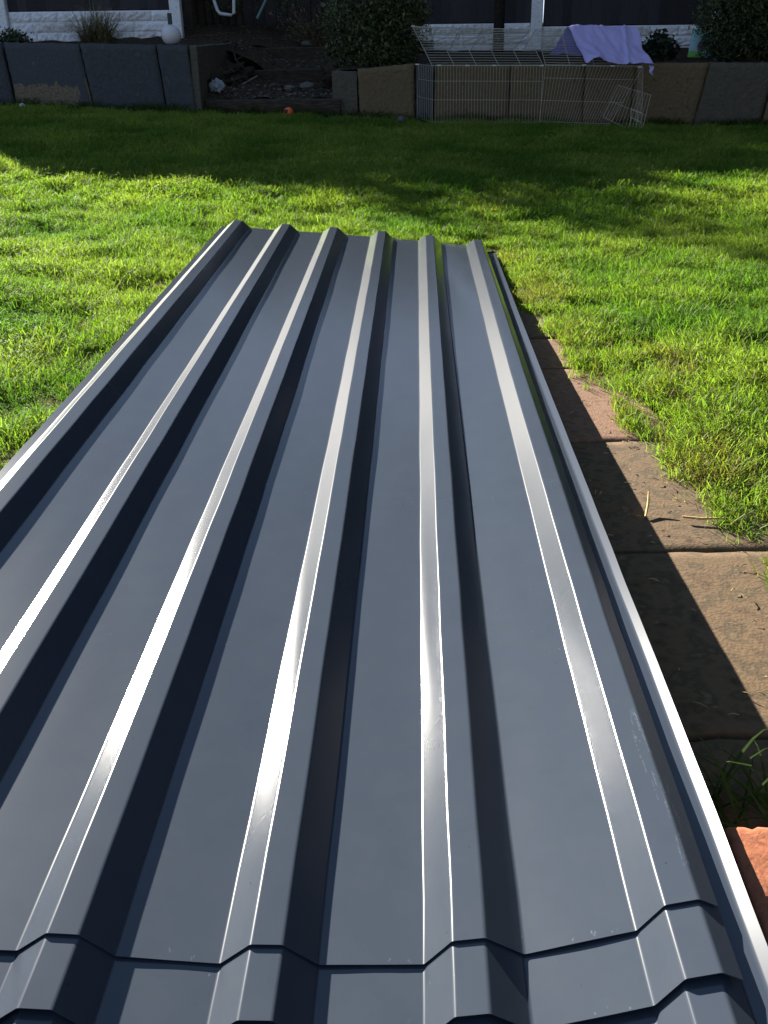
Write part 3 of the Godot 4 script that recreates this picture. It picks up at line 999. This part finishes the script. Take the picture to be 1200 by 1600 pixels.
# ---------------------------------------------------------------- the wire pen
func wires(st: SurfaceTool, a: Vector3, b: Vector3, c: Vector3, d: Vector3, bars: int, cross: Array, r := 0.0015, tail := 0.0) -> void:
	# a panel with corners a (bottom left), b (bottom right), c (top right), d (top left): bars from bottom to top and cross wires at the given shares
	for k in bars + 1:
		var t := k / float(bars)
		var lo := a.lerp(b, t)
		var hi := d.lerp(c, t)
		var edge := 1.5 if k == 0 or k == bars else 1.0
		tube(st, [lo - (hi - lo).normalized() * tail, hi], [r * edge], 5, false)
	for s in cross:
		tube(st, [a.lerp(d, s), b.lerp(c, s)], [r * 1.35], 5, false)

func pen() -> void:
	var wire := mat(lin(0.46, 0.42, 0.34), 0.5, 0.5)
	wire.metallic = 0.5
	var t := thing("wire_pen", "galvanised wire pet pen with a tent-shaped wire roof, standing against the buff wall", "pet pen")
	var panel := func(called: String, a: Vector3, b: Vector3, c: Vector3, d: Vector3, bars: int, cross: Array, r := 0.0015, tail := 0.0) -> void:
		var st := begin()
		wires(st, a, b, c, d, bars, cross, r, tail)
		st.index()
		st.generate_normals()
		put(called, st.commit(), wire, t)
	panel.call("front_panel", P(0.150, 0.085, 8.02), P(1.010, 0.075, 8.03), P(1.010, 0.490, 8.03), P(0.147, 0.500, 8.02), 36, [0.0, 0.40, 0.73, 1.0], 0.0012, 0.045)
	panel.call("front_panel", P(1.000, 0.085, 8.01), P(1.565, 0.060, 8.02), P(1.790, 0.470, 8.06), P(1.030, 0.492, 8.03), 28, [0.0, 0.38, 0.78, 1.0], 0.0011, 0.045)
	panel.call("end_panel", P(0.030, 0.10, 8.30), P(0.150, 0.085, 8.02), P(0.147, 0.500, 8.02), P(0.040, 0.500, 8.30), 8, [0.0, 0.4, 0.73, 1.0], 0.0010)
	panel.call("end_panel", P(1.780, 0.030, 7.84), P(1.800, 0.030, 8.20), P(1.800, 0.470, 8.25), P(1.790, 0.470, 8.04), 4, [0.0, 0.4, 0.73, 1.0], 0.0010)
	panel.call("door_panel", P(1.500, 0.115, 8.00), P(1.775, -0.010, 7.82), P(1.830, 0.280, 7.86), P(1.600, 0.345, 8.00), 12, [0.0, 0.5, 1.0], 0.0012)
	# latch on the door
	var la := begin()
	for q in [[P(1.695, 0.18, 7.90), P(1.775, 0.15, 7.85)], [P(1.695, 0.12, 7.90), P(1.77, 0.085, 7.85)], [P(1.70, 0.05, 7.90), P(1.70, 0.19, 7.90)], [P(1.745, 0.04, 7.87), P(1.745, 0.17, 7.87)]]:
		tube(la, q, [0.0025], 6)
	la.generate_normals()
	put("door_latch", la.commit(), wire, t)
	# roof: wires run along the ridge, ribs run down the slope
	panel.call("roof_panel", P(1.012, 0.492, 8.04), P(0.915, 0.742, 8.57), P(-0.005, 0.770, 8.50), P(0.147, 0.500, 8.03), 15, [0.0, 0.2, 0.4, 0.6, 0.8, 1.0], 0.0017)
	panel.call("roof_panel", P(0.86, 0.575, 9.12), P(0.955, 0.742, 8.575), P(-0.005, 0.775, 8.505), P(-0.05, 0.590, 9.10), 15, [0.0, 0.2, 0.4, 0.6, 0.8, 1.0], 0.0017)
	panel.call("roof_panel", P(1.790, 0.478, 8.06), P(1.800, 0.742, 8.57), P(1.000, 0.745, 8.56), P(1.030, 0.495, 8.04), 15, [0.0, 0.25, 0.5, 0.75, 1.0], 0.0017)
	panel.call("roof_panel", P(1.790, 0.560, 9.12), P(1.800, 0.742, 8.575), P(1.000, 0.745, 8.565), P(0.95, 0.570, 9.12), 15, [0.0, 0.25, 0.5, 0.75, 1.0], 0.0017)
	# white clips along the eaves
	var clipm := mat(lin(0.62, 0.62, 0.60), 0.5, 0.4)
	for c in [[0.03, 0.500, 8.28], [0.20, 0.500, 8.02], [0.42, 0.497, 8.02], [0.63, 0.495, 8.02], [1.0, 0.490, 8.03], [1.33, 0.490, 8.03], [1.55, 0.482, 8.03], [1.765, 0.472, 8.04], [-0.005, 0.778, 8.50]]:
		put("clip", box(P(c[0] - 0.016, c[1] - 0.004, c[2] - 0.006), P(c[0] + 0.016, c[1] + 0.005, c[2] + 0.006), 0.002), clipm, t)
	# cloth thrown over the roof
	var wr := noise(801, 2.6, 3)
	var f := func(u: float, v: float) -> Vector3:
		# u along the ridge, v from the back eave over the ridge to the front eave
		var back_l := Vector3(1.165, 0.535, 8.95)
		var back_r := Vector3(1.93, 0.51, 8.95)
		var ridge_l := Vector3(1.255, 0.766, 8.545)
		var ridge_r := Vector3(1.80, 0.752, 8.565)
		var front_l := Vector3(1.335, 0.512, 8.025)
		var front_r := Vector3(1.855, 0.478, 8.035)
		var q := Vector3.ZERO
		if v < 0.45: q = back_l.lerp(back_r, u).lerp(ridge_l.lerp(ridge_r, u), v / 0.45)
		else: q = ridge_l.lerp(ridge_r, u).lerp(front_l.lerp(front_r, u), (v - 0.45) / 0.55)
		var s := absf(v - 0.45)
		q.y += 0.010 - 0.016 * smoothstep(0.1, 0.5, 0.5 - absf(0.25 - s) * 2.0) + wr.get_noise_2d(u * 1.8, v * 1.6) * 0.014
		q.z -= wr.get_noise_2d(u * 2.6 + 5.0, v * 0.7) * 0.022 * s
		# a pressed fold running down the front, and a scalloped hem
		if v > 0.45:
			var w := (v - 0.45) / 0.55
			var fold := absf(u - lerpf(0.84, 0.66, w))
			q.y += 0.012 * exp(-fold * fold * 2200.0)
			q.z -= 0.010 * exp(-fold * fold * 2200.0)
			q.y += smoothstep(0.82, 1.0, w) * (0.030 * exp(-pow((u - 0.19) / 0.09, 2.0)) - 0.018 * exp(-pow((u - 0.02) / 0.05, 2.0)) + 0.008 * sin(u * 9.0))
			q.x += smoothstep(0.9, 1.0, u) * 0.01 * sin(w * 8.0)
		return P(q.x, q.y, q.z)
	var cloth := leafy(lin(0.58, 0.51, 0.86), Color(0.5, 0.48, 0.75), 0.95, 0.15)
	cloth.vertex_color_use_as_albedo = false
	var cl := thing("cloth", "lavender cloth draped over the right half of the wire pen's roof", "cloth")
	put("drape", grid_mesh(48, 48, f), cloth, cl)
	var tail := func(u: float, v: float) -> Vector3:
		var w := 0.034 * (1.0 - v * 0.45)
		return P(1.845 + (u - 0.5) * w + v * 0.018 + sin(v * 7.0) * 0.006, 0.480 - v * 0.065, 8.025 + sin(u * 5.0 + v * 3.0) * 0.014)
	put("hanging_corner", grid_mesh(8, 12, tail), cloth, cl)

# ---------------------------------------------------------------- plants
func bush(called: String, label: String, at: Vector3, r: Vector3, count: int, leaf: float, m: Material, dark_: Color, light_: Color, seed_: int, group := "") -> Node3D:
	var t := thing(called, label, "shrub", at, group)
	var wood := mat(lin(0.05, 0.038, 0.028), 0.95, 0.1)
	rng.seed = seed_
	for k in 7:
		var a := rng.randf() * TAU
		var e := Vector3(cos(a) * r.x * 0.6, r.y * rng.randf_range(0.1, 0.7), sin(a) * r.z * 0.6)
		put("stem", tube_mesh([Vector3(0, -r.y * 1.02, 0), Vector3(e.x * 0.3, -r.y * 0.4, e.z * 0.3), e], [0.016, 0.011, 0.004], 6), wood, t)
	var n := noise(seed_, 1.4, 3)
	var kinds: Array = [leaf_cluster(9, leaf * 1.3, leaf, seed_ + 1, 0.55), leaf_cluster(9, leaf * 1.5, leaf, seed_ + 2, 0.5)]
	var places: Array = [[], []]
	var tints: Array = [[], []]
	for i in count:
		var d := Vector3(rng.randfn(), rng.randfn(), rng.randfn()).normalized()
		var out := 1.0 + n.get_noise_3dv(d * 1.8) * 0.32 + n.get_noise_3dv(d * 5.0) * 0.18
		var s := pow(rng.randf(), 0.33)
		if rng.randf() < 0.04: s *= 1.12
		var q := d * r * out * s
		var k := i % 2
		var b := Basis(Vector3(rng.randf_range(-1, 1), rng.randf_range(-1, 1), rng.randf_range(-1, 1)).normalized(), rng.randf() * TAU)
		places[k].append(Transform3D(b.scaled(Vector3.ONE * rng.randf_range(0.7, 1.25)), q))
		tints[k].append(dark_.lerp(light_, pow(rng.randf(), 1.6)))
	for k in 2: many("crown", kinds[k], m, places[k], tints[k], t)
	return t

func plants() -> void:
	var glossy := leafy(Color.WHITE, Color(0.25, 0.3, 0.12), 0.5, 0.35)
	M.glossy = glossy
	bush("round_shrub", "dark evergreen round shrub overhanging the wall beside the steps", P(-0.315, 0.80, 8.95), Vector3(0.43, 0.42, 0.42), 2700, 0.030, glossy, Color(0.022, 0.034, 0.012), Color(0.13, 0.15, 0.065), 901)
	bush("leafy_shrub", "dark leafy shrub on the raised bed at the right edge", P(3.02, 0.86, 9.40), Vector3(0.50, 0.52, 0.42), 2800, 0.036, glossy, Color(0.020, 0.030, 0.012), Color(0.10, 0.125, 0.05), 902)
	bush("small_plant", "small dark leafy plant on the bed between lavender cloth and green bag", P(2.20, 0.565, 9.45), Vector3(0.13, 0.10, 0.10), 130, 0.045, glossy, Color(0.012, 0.022, 0.010), Color(0.035, 0.06, 0.025), 903)
	# a low mound of green at the far left of the bed
	bush("low_plant", "low green plant on the far left end of the raised bed", P(-3.36, 0.70, 8.62), Vector3(0.16, 0.07, 0.14), 120, 0.03, glossy, Color(0.02, 0.03, 0.012), Color(0.06, 0.09, 0.03), 904)
	# ornamental grass: a fountain of fine arching blades
	var r := RandomNumberGenerator.new()
	r.seed = 910
	var st := begin()
	st.set_smooth_group(-1)
	for i in 900:
		var a := r.randf() * TAU
		var root := Vector3(r.randf_range(-0.12, 0.12), -0.02, r.randf_range(-0.08, 0.08))
		var out := Vector3(cos(a), 0, sin(a))
		var l := r.randf_range(0.22, 0.85) * (1.0 if absf(out.x) > 0.4 else 0.75)
		var up := r.randf_range(0.22, 0.50) * (1.15 - l * 0.62)
		var side := out.cross(Vector3.UP) * r.randf_range(0.0012, 0.0024)
		var b := r.randf_range(0.5, 1.5)
		st.set_color(Color(0.20 * b, 0.165 * b, 0.085 * b) if r.randf() < 0.6 else Color(0.085 * b, 0.095 * b, 0.04 * b))
		var prev := root
		for s in range(1, 6):
			var t := s / 5.0
			var q := root + out * l * pow(t, 1.25) + Vector3.UP * up * (t * 1.9 - t * t * (0.95 + l * 0.9))
			quad(st, prev - side * (1.05 - (t - 0.2)), q - side * (1.05 - t), q + side * (1.05 - t), prev + side * (1.05 - (t - 0.2)))
			prev = q
	st.generate_normals()
	var sedge := thing("ornamental_grass", "brownish arching ornamental grass spilling over the slate-grey wall", "ornamental grass", P(-2.66, 0.655, 8.72))
	put("blades", st.commit(), leafy(Color.WHITE, Color(0.5, 0.45, 0.25), 0.6, 0.3), sedge)
	# a half-dead straggly plant above the steps
	var dead := thing("straggly_plant", "straggly half-dead plant with bare twigs above the steps", "plant", P(-1.0, 0.60, 10.75))
	var tw := mat(lin(0.11, 0.08, 0.05), 0.95, 0.1)
	rng.seed = 920
	var tips: Array = []
	var tst := begin()
	for i in 46:
		var a := rng.randf() * TAU
		var l := rng.randf_range(0.15, 0.42)
		var e := Vector3(cos(a) * l, rng.randf_range(0.05, 0.42), sin(a) * l * 0.7)
		var mid := e * 0.5 + Vector3(rng.randf_range(-0.05, 0.05), 0.06, 0)
		tube(tst, [Vector3(rng.randf_range(-0.06, 0.06), -0.03, 0), mid, e], [0.004, 0.003, 0.0012], 4, false)
		tips.append(e); tips.append(mid)
	tst.index()
	tst.generate_normals()
	put("twigs", tst.commit(), tw, dead)
	var pl: Array = []
	var ti: Array = []
	for i in 190:
		var e: Vector3 = tips[rng.randi_range(0, tips.size() - 1)] + Vector3(rng.randf_range(-0.05, 0.05), rng.randf_range(-0.05, 0.05), rng.randf_range(-0.05, 0.05))
		pl.append(Transform3D(Basis(Vector3.UP, rng.randf() * TAU), e))
		ti.append(Color(0.055, 0.075, 0.04) if rng.randf() < 0.45 else Color(0.12, 0.085, 0.045))
	many("leaves", leaf_cluster(4, 0.03, 0.034, 921, 0.5), M.glossy, pl, ti, dead)
	# weeds along the foot of the walls
	var weeds := thing("wall_weeds", "grass and weeds growing tall along the foot of the walls", "weeds")
	meta(weeds, "", "", "", "stuff")
	var wp: Array = []
	var wt: Array = []
	rng.seed = 930
	for i in 420:
		var x := rng.randf_range(-4.2, 4.2)
		var z := 8.10 if x < -1.7 else (8.24 if x < -0.6 else 8.30)
		if x > 0.0 and x < 1.8 and rng.randf() < 0.35: continue
		z -= absf(rng.randfn()) * 0.05
		wp.append(Transform3D(Basis(Vector3.UP, rng.randf() * TAU).scaled(Vector3.ONE * rng.randf_range(0.9, 1.9)), P(x, ground(x, z), z)))
		wt.append(Color(0.035, 0.065, 0.012).lerp(Color(0.10, 0.12, 0.03), rng.randf()))
	many("weed_blades", blade_tuft(14, 0.045, 0.03, 0.075, 0.003, 0.006, 0.9, 931), M.green, wp, wt, weeds)

func tree(called: String, label: String, at: Vector3, trunk_r: float, trunk_h: float, crown_c: Vector3, crown_r: Vector3, limbs: int, clusters: int, leaf: float, m: Material, c0: Color, c1: Color, seed_: int, group := "") -> void:
	var t := thing(called, label, "tree", at, group)
	rng.seed = seed_
	var bark := textured(grain(seed_, 0.03, [lin(0.012, 0.010, 0.008), lin(0.026, 0.021, 0.017), lin(0.042, 0.034, 0.028)], 256), 3.0, 0.95, null, 1.0, 0.15)
	var tp := [Vector3(0, -0.3, 0), Vector3(0.0, trunk_h * 0.3, 0.0), Vector3(0.02, trunk_h * 0.7, 0), Vector3(0, trunk_h, 0)]
	put("trunk", tube_mesh(tp, [trunk_r * 1.15, trunk_r, trunk_r * 0.92, trunk_r * 0.7], 12), bark, t)
	var ends: Array = []
	var ls := begin()
	for k in limbs:
		var d := Vector3(rng.randfn(), rng.randfn() * 0.8 + 0.2, rng.randfn()).normalized()
		var e := crown_c + d * crown_r * rng.randf_range(0.55, 1.0)
		var s := Vector3(0, lerpf(trunk_h * 0.75, trunk_h, rng.randf()), 0)
		var mid := s.lerp(e, 0.5) + Vector3(rng.randfn(), rng.randfn(), rng.randfn()) * 0.12
		tube(ls, [s, mid, e], [trunk_r * 0.4, trunk_r * 0.22, trunk_r * 0.06], 5, false)
		for q in 3:
			var e2 := mid.lerp(e, rng.randf_range(0.2, 1.0)) + Vector3(rng.randfn(), rng.randfn(), rng.randfn()) * crown_r.x * 0.28
			tube(ls, [mid.lerp(e, 0.4), e2], [trunk_r * 0.14, trunk_r * 0.03], 4, false)
			ends.append(e2)
		ends.append(e)
	ls.index()
	ls.generate_normals()
	put("limbs", ls.commit(), bark, t)
	if clusters:
		var places: Array = []
		var tints: Array = []
		for i in clusters:
			var e: Vector3 = ends[rng.randi_range(0, ends.size() - 1)] + Vector3(rng.randfn(), rng.randfn(), rng.randfn()) * crown_r * 0.16
			var b := Basis(Vector3(rng.randf_range(-1, 1), rng.randf_range(-1, 1), rng.randf_range(-1, 1)).normalized(), rng.randf() * TAU)
			places.append(Transform3D(b.scaled(Vector3.ONE * rng.randf_range(0.7, 1.3)), e))
			tints.append(c0.lerp(c1, rng.randf()))
		many("crown", leaf_cluster(14, leaf * 1.6, leaf, seed_ + 3, 0.5), m, places, tints, t)

func trees() -> void:
	tree("tree", "slim dark tree trunk standing before the fence above the wire pen", P(0.845, 0.50, 10.6), 0.050, 3.2, Vector3(0.1, 4.2, 0), Vector3(1.1, 1.2, 1.1), 12, 420, 0.07, M.glossy, Color(0.02, 0.035, 0.012), Color(0.05, 0.08, 0.03), 1001)
	# the trees whose thin shade falls on the lawn, and the tall evergreens behind the fence that the ribs mirror
	tree("tree", "small tree whose foliage hangs over the opening above the steps", P(-0.80, 0.6, 11.8), 0.045, 1.0, Vector3(-0.95, 1.22, 0.0), Vector3(1.0, 0.50, 0.5), 28, 800, 0.055, M.glossy, Color(0.03, 0.05, 0.015), Color(0.06, 0.09, 0.03), 1002)
	tree("tree", "small tree rising just behind the left part of the fence", P(-4.55, 0.6, 12.0), 0.05, 1.9, Vector3(0.0, 2.35, 0.0), Vector3(1.0, 0.40, 0.6), 24, 330, 0.06, M.glossy, Color(0.03, 0.05, 0.015), Color(0.06, 0.09, 0.03), 1003)
	for q in [[3.9, 15.0, 1.7, 4.6, 1010, "tall dark evergreen behind the fence, nearest to the slim trunk"], [6.6, 14.0, 1.9, 5.2, 1011, "tall dark evergreen behind the right end of the rear fence"], [7.6, 11.8, 1.9, 5.8, 1012, "tall dark evergreen at the far right corner of the garden"], [7.0, 8.6, 1.7, 5.8, 1013, "tall dark evergreen beyond the side fence, abreast of the wire pen"], [6.8, 5.4, 1.7, 5.6, 1014, "tall dark evergreen beyond the side fence, abreast of the far end of the sheets"], [6.9, 2.2, 1.7, 5.8, 1015, "tall dark evergreen beyond the side fence, abreast of the near end of the sheets"], [7.0, -1.0, 1.7, 5.6, 1016, "tall dark evergreen beyond the side fence, nearest the viewer"]]:
		tree("evergreen_tree", q[5], P(q[0], 0.2, q[1]), 0.16, q[3] * 0.6, Vector3(0, q[3] + 0.2, 0), Vector3(q[2], q[3], q[2]), 100, 4200, 0.22, M.glossy, Color(0.010, 0.018, 0.008), Color(0.035, 0.05, 0.02), q[4], "evergreens beyond the fence")

# ---------------------------------------------------------------- small things
func small_things() -> void:
	# white globe
	var g := thing("globe_lamp", "white globe on the end of the slate-grey wall, with a dark stub on top", "garden globe", P(-1.985, 0.662, 8.50))
	var ball := SphereMesh.new()
	ball.radius = 0.080
	ball.height = 0.154
	put("globe", ball, mat(lin(0.60, 0.58, 0.60), 0.5, 0.4), g, Transform3D(Basis(), Vector3(0, 0.070, 0)))
	put("base_ring", tube_mesh([Vector3(0, -0.02, 0), Vector3(0, 0.012, 0)], [0.05], 16), mat(lin(0.05, 0.05, 0.05), 0.6), g)
	put("stub", box(Vector3(-0.018, 0.150, -0.018), Vector3(0.014, 0.235, 0.014), 0.004), mat(lin(0.06, 0.06, 0.065), 0.7), g)
	# balls on the grass
	var ob := thing("orange_ball", "small orange ball with a dark patch in front of the lowest step", "ball", P(-1.0, ground(-1.0, 8.06) + 0.046, 8.06))
	var s := SphereMesh.new()
	s.radius = 0.038
	s.height = 0.076
	put("shell", s, mat(lin(0.72, 0.10, 0.03), 0.45, 0.5), ob)
	put("patch", lump(Vector3(0.016, 0.016, 0.006), 0.1, 3, 1.0, 8), mat(lin(0.04, 0.03, 0.03), 0.6), ob, Transform3D(Basis(), Vector3(-0.015, 0.010, 0.034)))
	var bb := SphereMesh.new()
	bb.radius = 0.034
	bb.height = 0.066
	meta(put("dark_ball", bb, mat(lin(0.06, 0.07, 0.10), 0.5, 0.4), self, Transform3D(Basis(), P(-0.095, ground(-0.095, 7.95) + 0.04, 7.95))), "small dark blue-grey ball in the grass left of the wire pen", "ball")
	meta(put("pale_ball", lump(Vector3(0.024, 0.022, 0.024), 0.15, 5, 1.5, 8), mat(lin(0.42, 0.46, 0.52), 0.6, 0.4), self, Transform3D(Basis(), P(-3.09, ground(-3.09, 7.9) + 0.036, 7.9))), "small pale ball in the shaded grass at the foot of the slate-grey wall", "ball")
	# white plastic frame and green pole beyond the steps
	var uf := put("white_frame", tube_mesh([P(-2.165, 1.30, 11.53), P(-2.150, 1.05, 11.52), P(-2.110, 0.945, 11.48), P(-2.085, 0.915, 11.47), P(-1.965, 0.895, 11.47), P(-1.935, 0.915, 11.47), P(-1.935, 1.05, 11.53), P(-1.945, 1.30, 11.53)], [0.017], 10), mat(lin(0.62, 0.64, 0.68), 0.5, 0.4))
	meta(uf, "U-shaped white tube frame hanging above the steps", "frame")
	meta(put("green_pole", tube_mesh([P(-1.655, 0.86, 11.24), P(-1.56, 1.04, 11.32), P(-1.42, 1.32, 11.42)], [0.014], 10), mat(lin(0.10, 0.20, 0.17), 0.5, 0.4)), "slanting green pole above the steps", "pole")
	# edging of upright logs
	var le := thing("log_edging", "row of upright weathered logs in the shade above the steps", "edging", P(-2.3, 0.62, 12.25))
	rng.seed = 950
	for k in 7:
		var h := rng.randf_range(0.32, 0.62)
		put("log", tube_mesh([Vector3(-0.22 + k * 0.088, -0.1, 0), Vector3(-0.22 + k * 0.088, h, rng.randf_range(-0.01, 0.01))], [0.045, 0.041], 10), M.sleeper, le)
	# printed sack leaning on the plinth
	var im := Image.create(128, 160, false, Image.FORMAT_RGB8)
	var n := noise(961, 0.05, 3)
	for y in 160:
		for x in 128:
			var c := lin(0.30, 0.48, 0.50)
			if y < 34: c = lin(0.10, 0.30, 0.20) if n.get_noise_2d(x * 1.6, y * 1.6) > -0.05 else lin(0.34, 0.52, 0.50)
			var d := Vector2(x - 62, (y - 84) * 0.95).length() + n.get_noise_2d(x * 2.0, y * 2.0) * 8.0
			if d < 34: c = lin(0.06, 0.055, 0.065) if n.get_noise_2d(x * 3.0, y * 3.0) < 0.12 else lin(0.17, 0.16, 0.15)
			if y > 112 and x < 62 - (y - 112) * 0.2: c = lin(0.14, 0.42, 0.05)
			if Vector2((x - 66) * 1.3, y - 118).length() < 15: c = lin(0.45, 0.60, 0.68)
			if Vector2(x - 104, (y - 118) * 0.8).length() < 15: c = lin(0.03, 0.05, 0.04)
			im.set_pixel(x, y, c)
	var sm := StandardMaterial3D.new()
	sm.albedo_texture = ImageTexture.create_from_image(im)
	sm.roughness = 0.4
	var st := begin()
	st.set_smooth_group(0)
	var k := 16
	var f := func(i: int, j: int, front: float) -> Vector3:
		var u := i / float(k)
		var v := j / float(k)
		var fat := 0.045 * pow(sin(PI * u) * sin(PI * clampf(v * 0.94 + 0.03, 0, 1)), 0.5)
		return Vector3((u - 0.5) * (0.30 - 0.05 * v), v * 0.26, fat * front - v * 0.06 + n.get_noise_2d(u * 40, v * 40) * 0.006)
	for front in [1.0, -1.0]:
		for j in k:
			for i in k:
				var cs := [[i, j], [i, j + 1], [i + 1, j + 1], [i + 1, j]]
				if front < 0: cs.reverse()
				for w in [0, 1, 2, 0, 2, 3]:
					st.set_uv(Vector2(cs[w][0] / float(k), 1.0 - cs[w][1] / float(k)))
					st.add_vertex(f.call(cs[w][0], cs[w][1], front))
	st.index()
	st.generate_normals()
	meta(put("printed_sack", st.commit(), sm, self, Transform3D(Basis(Vector3.BACK, -0.06), P(2.68, 0.455, 9.75))), "green and pale blue printed plastic sack beside the shrub on the right", "sack")

func _ready() -> void:
	rng.seed = 1
	lumps_ = noise(5, 1.1, 3)
	# camera
	var cam := Camera3D.new()
	cam.name = "camera"
	cam.keep_aspect = Camera3D.KEEP_HEIGHT
	cam.fov = 53.1
	cam.near = 0.05
	cam.far = 1500
	var yaw := -0.0336
	var pitch := 0.4458
	var roll := -0.0125
	var fwd := Vector3(sin(yaw) * cos(pitch), -sin(pitch), -cos(yaw) * cos(pitch))
	var right := Vector3(cos(yaw), 0, sin(yaw))
	var up := right.cross(fwd)
	var r2 := right * cos(roll) + up * sin(roll)
	var u2 := up * cos(roll) - right * sin(roll)
	cam.transform = Transform3D(Basis(r2, u2, -fwd), P(0.02, 0.8091, -0.7123))
	add_child(cam, true)
	cam.current = true
	# sky, exposure
	var sky := ProceduralSkyMaterial.new()
	sky.sky_top_color = lin(0.125, 0.195, 0.33)
	sky.sky_horizon_color = lin(0.92, 1.05, 1.28)
	sky.sky_curve = 0.085
	sky.ground_bottom_color = lin(0.03, 0.04, 0.02)
	sky.ground_horizon_color = lin(0.10, 0.12, 0.08)
	sky.sun_angle_max = 1.0
	sky.energy_multiplier = 0.31
	var env := Environment.new()
	env.background_mode = Environment.BG_SKY
	env.sky = Sky.new()
	env.sky.sky_material = sky
	env.tonemap_mode = Environment.TONE_MAPPER_LINEAR
	env.tonemap_exposure = 5.0
	env.sdfgi_enabled = true
	env.ssao_enabled = true
	env.ssil_enabled = true
	var we := WorldEnvironment.new()
	we.name = "environment"
	we.environment = env
	add_child(we, true)
	# sun: ahead and to the left, rather low
	var sun := DirectionalLight3D.new()
	sun.name = "sun"
	sun.light_energy = 1.6
	sun.light_color = Color(1.0, 0.97, 0.92)
	sun.light_angular_distance = 0.53
	sun.shadow_enabled = true
	add_child(sun, true)
	sun.look_at_from_position(Vector3.ZERO, -sun_to, Vector3.UP)
	# setting, then things
	lawn()
	path()
	retaining_walls()
	beds()
	steps()
	fences()
	roofing()
	brick()
	pen()
	plants()
	trees()
	small_things()
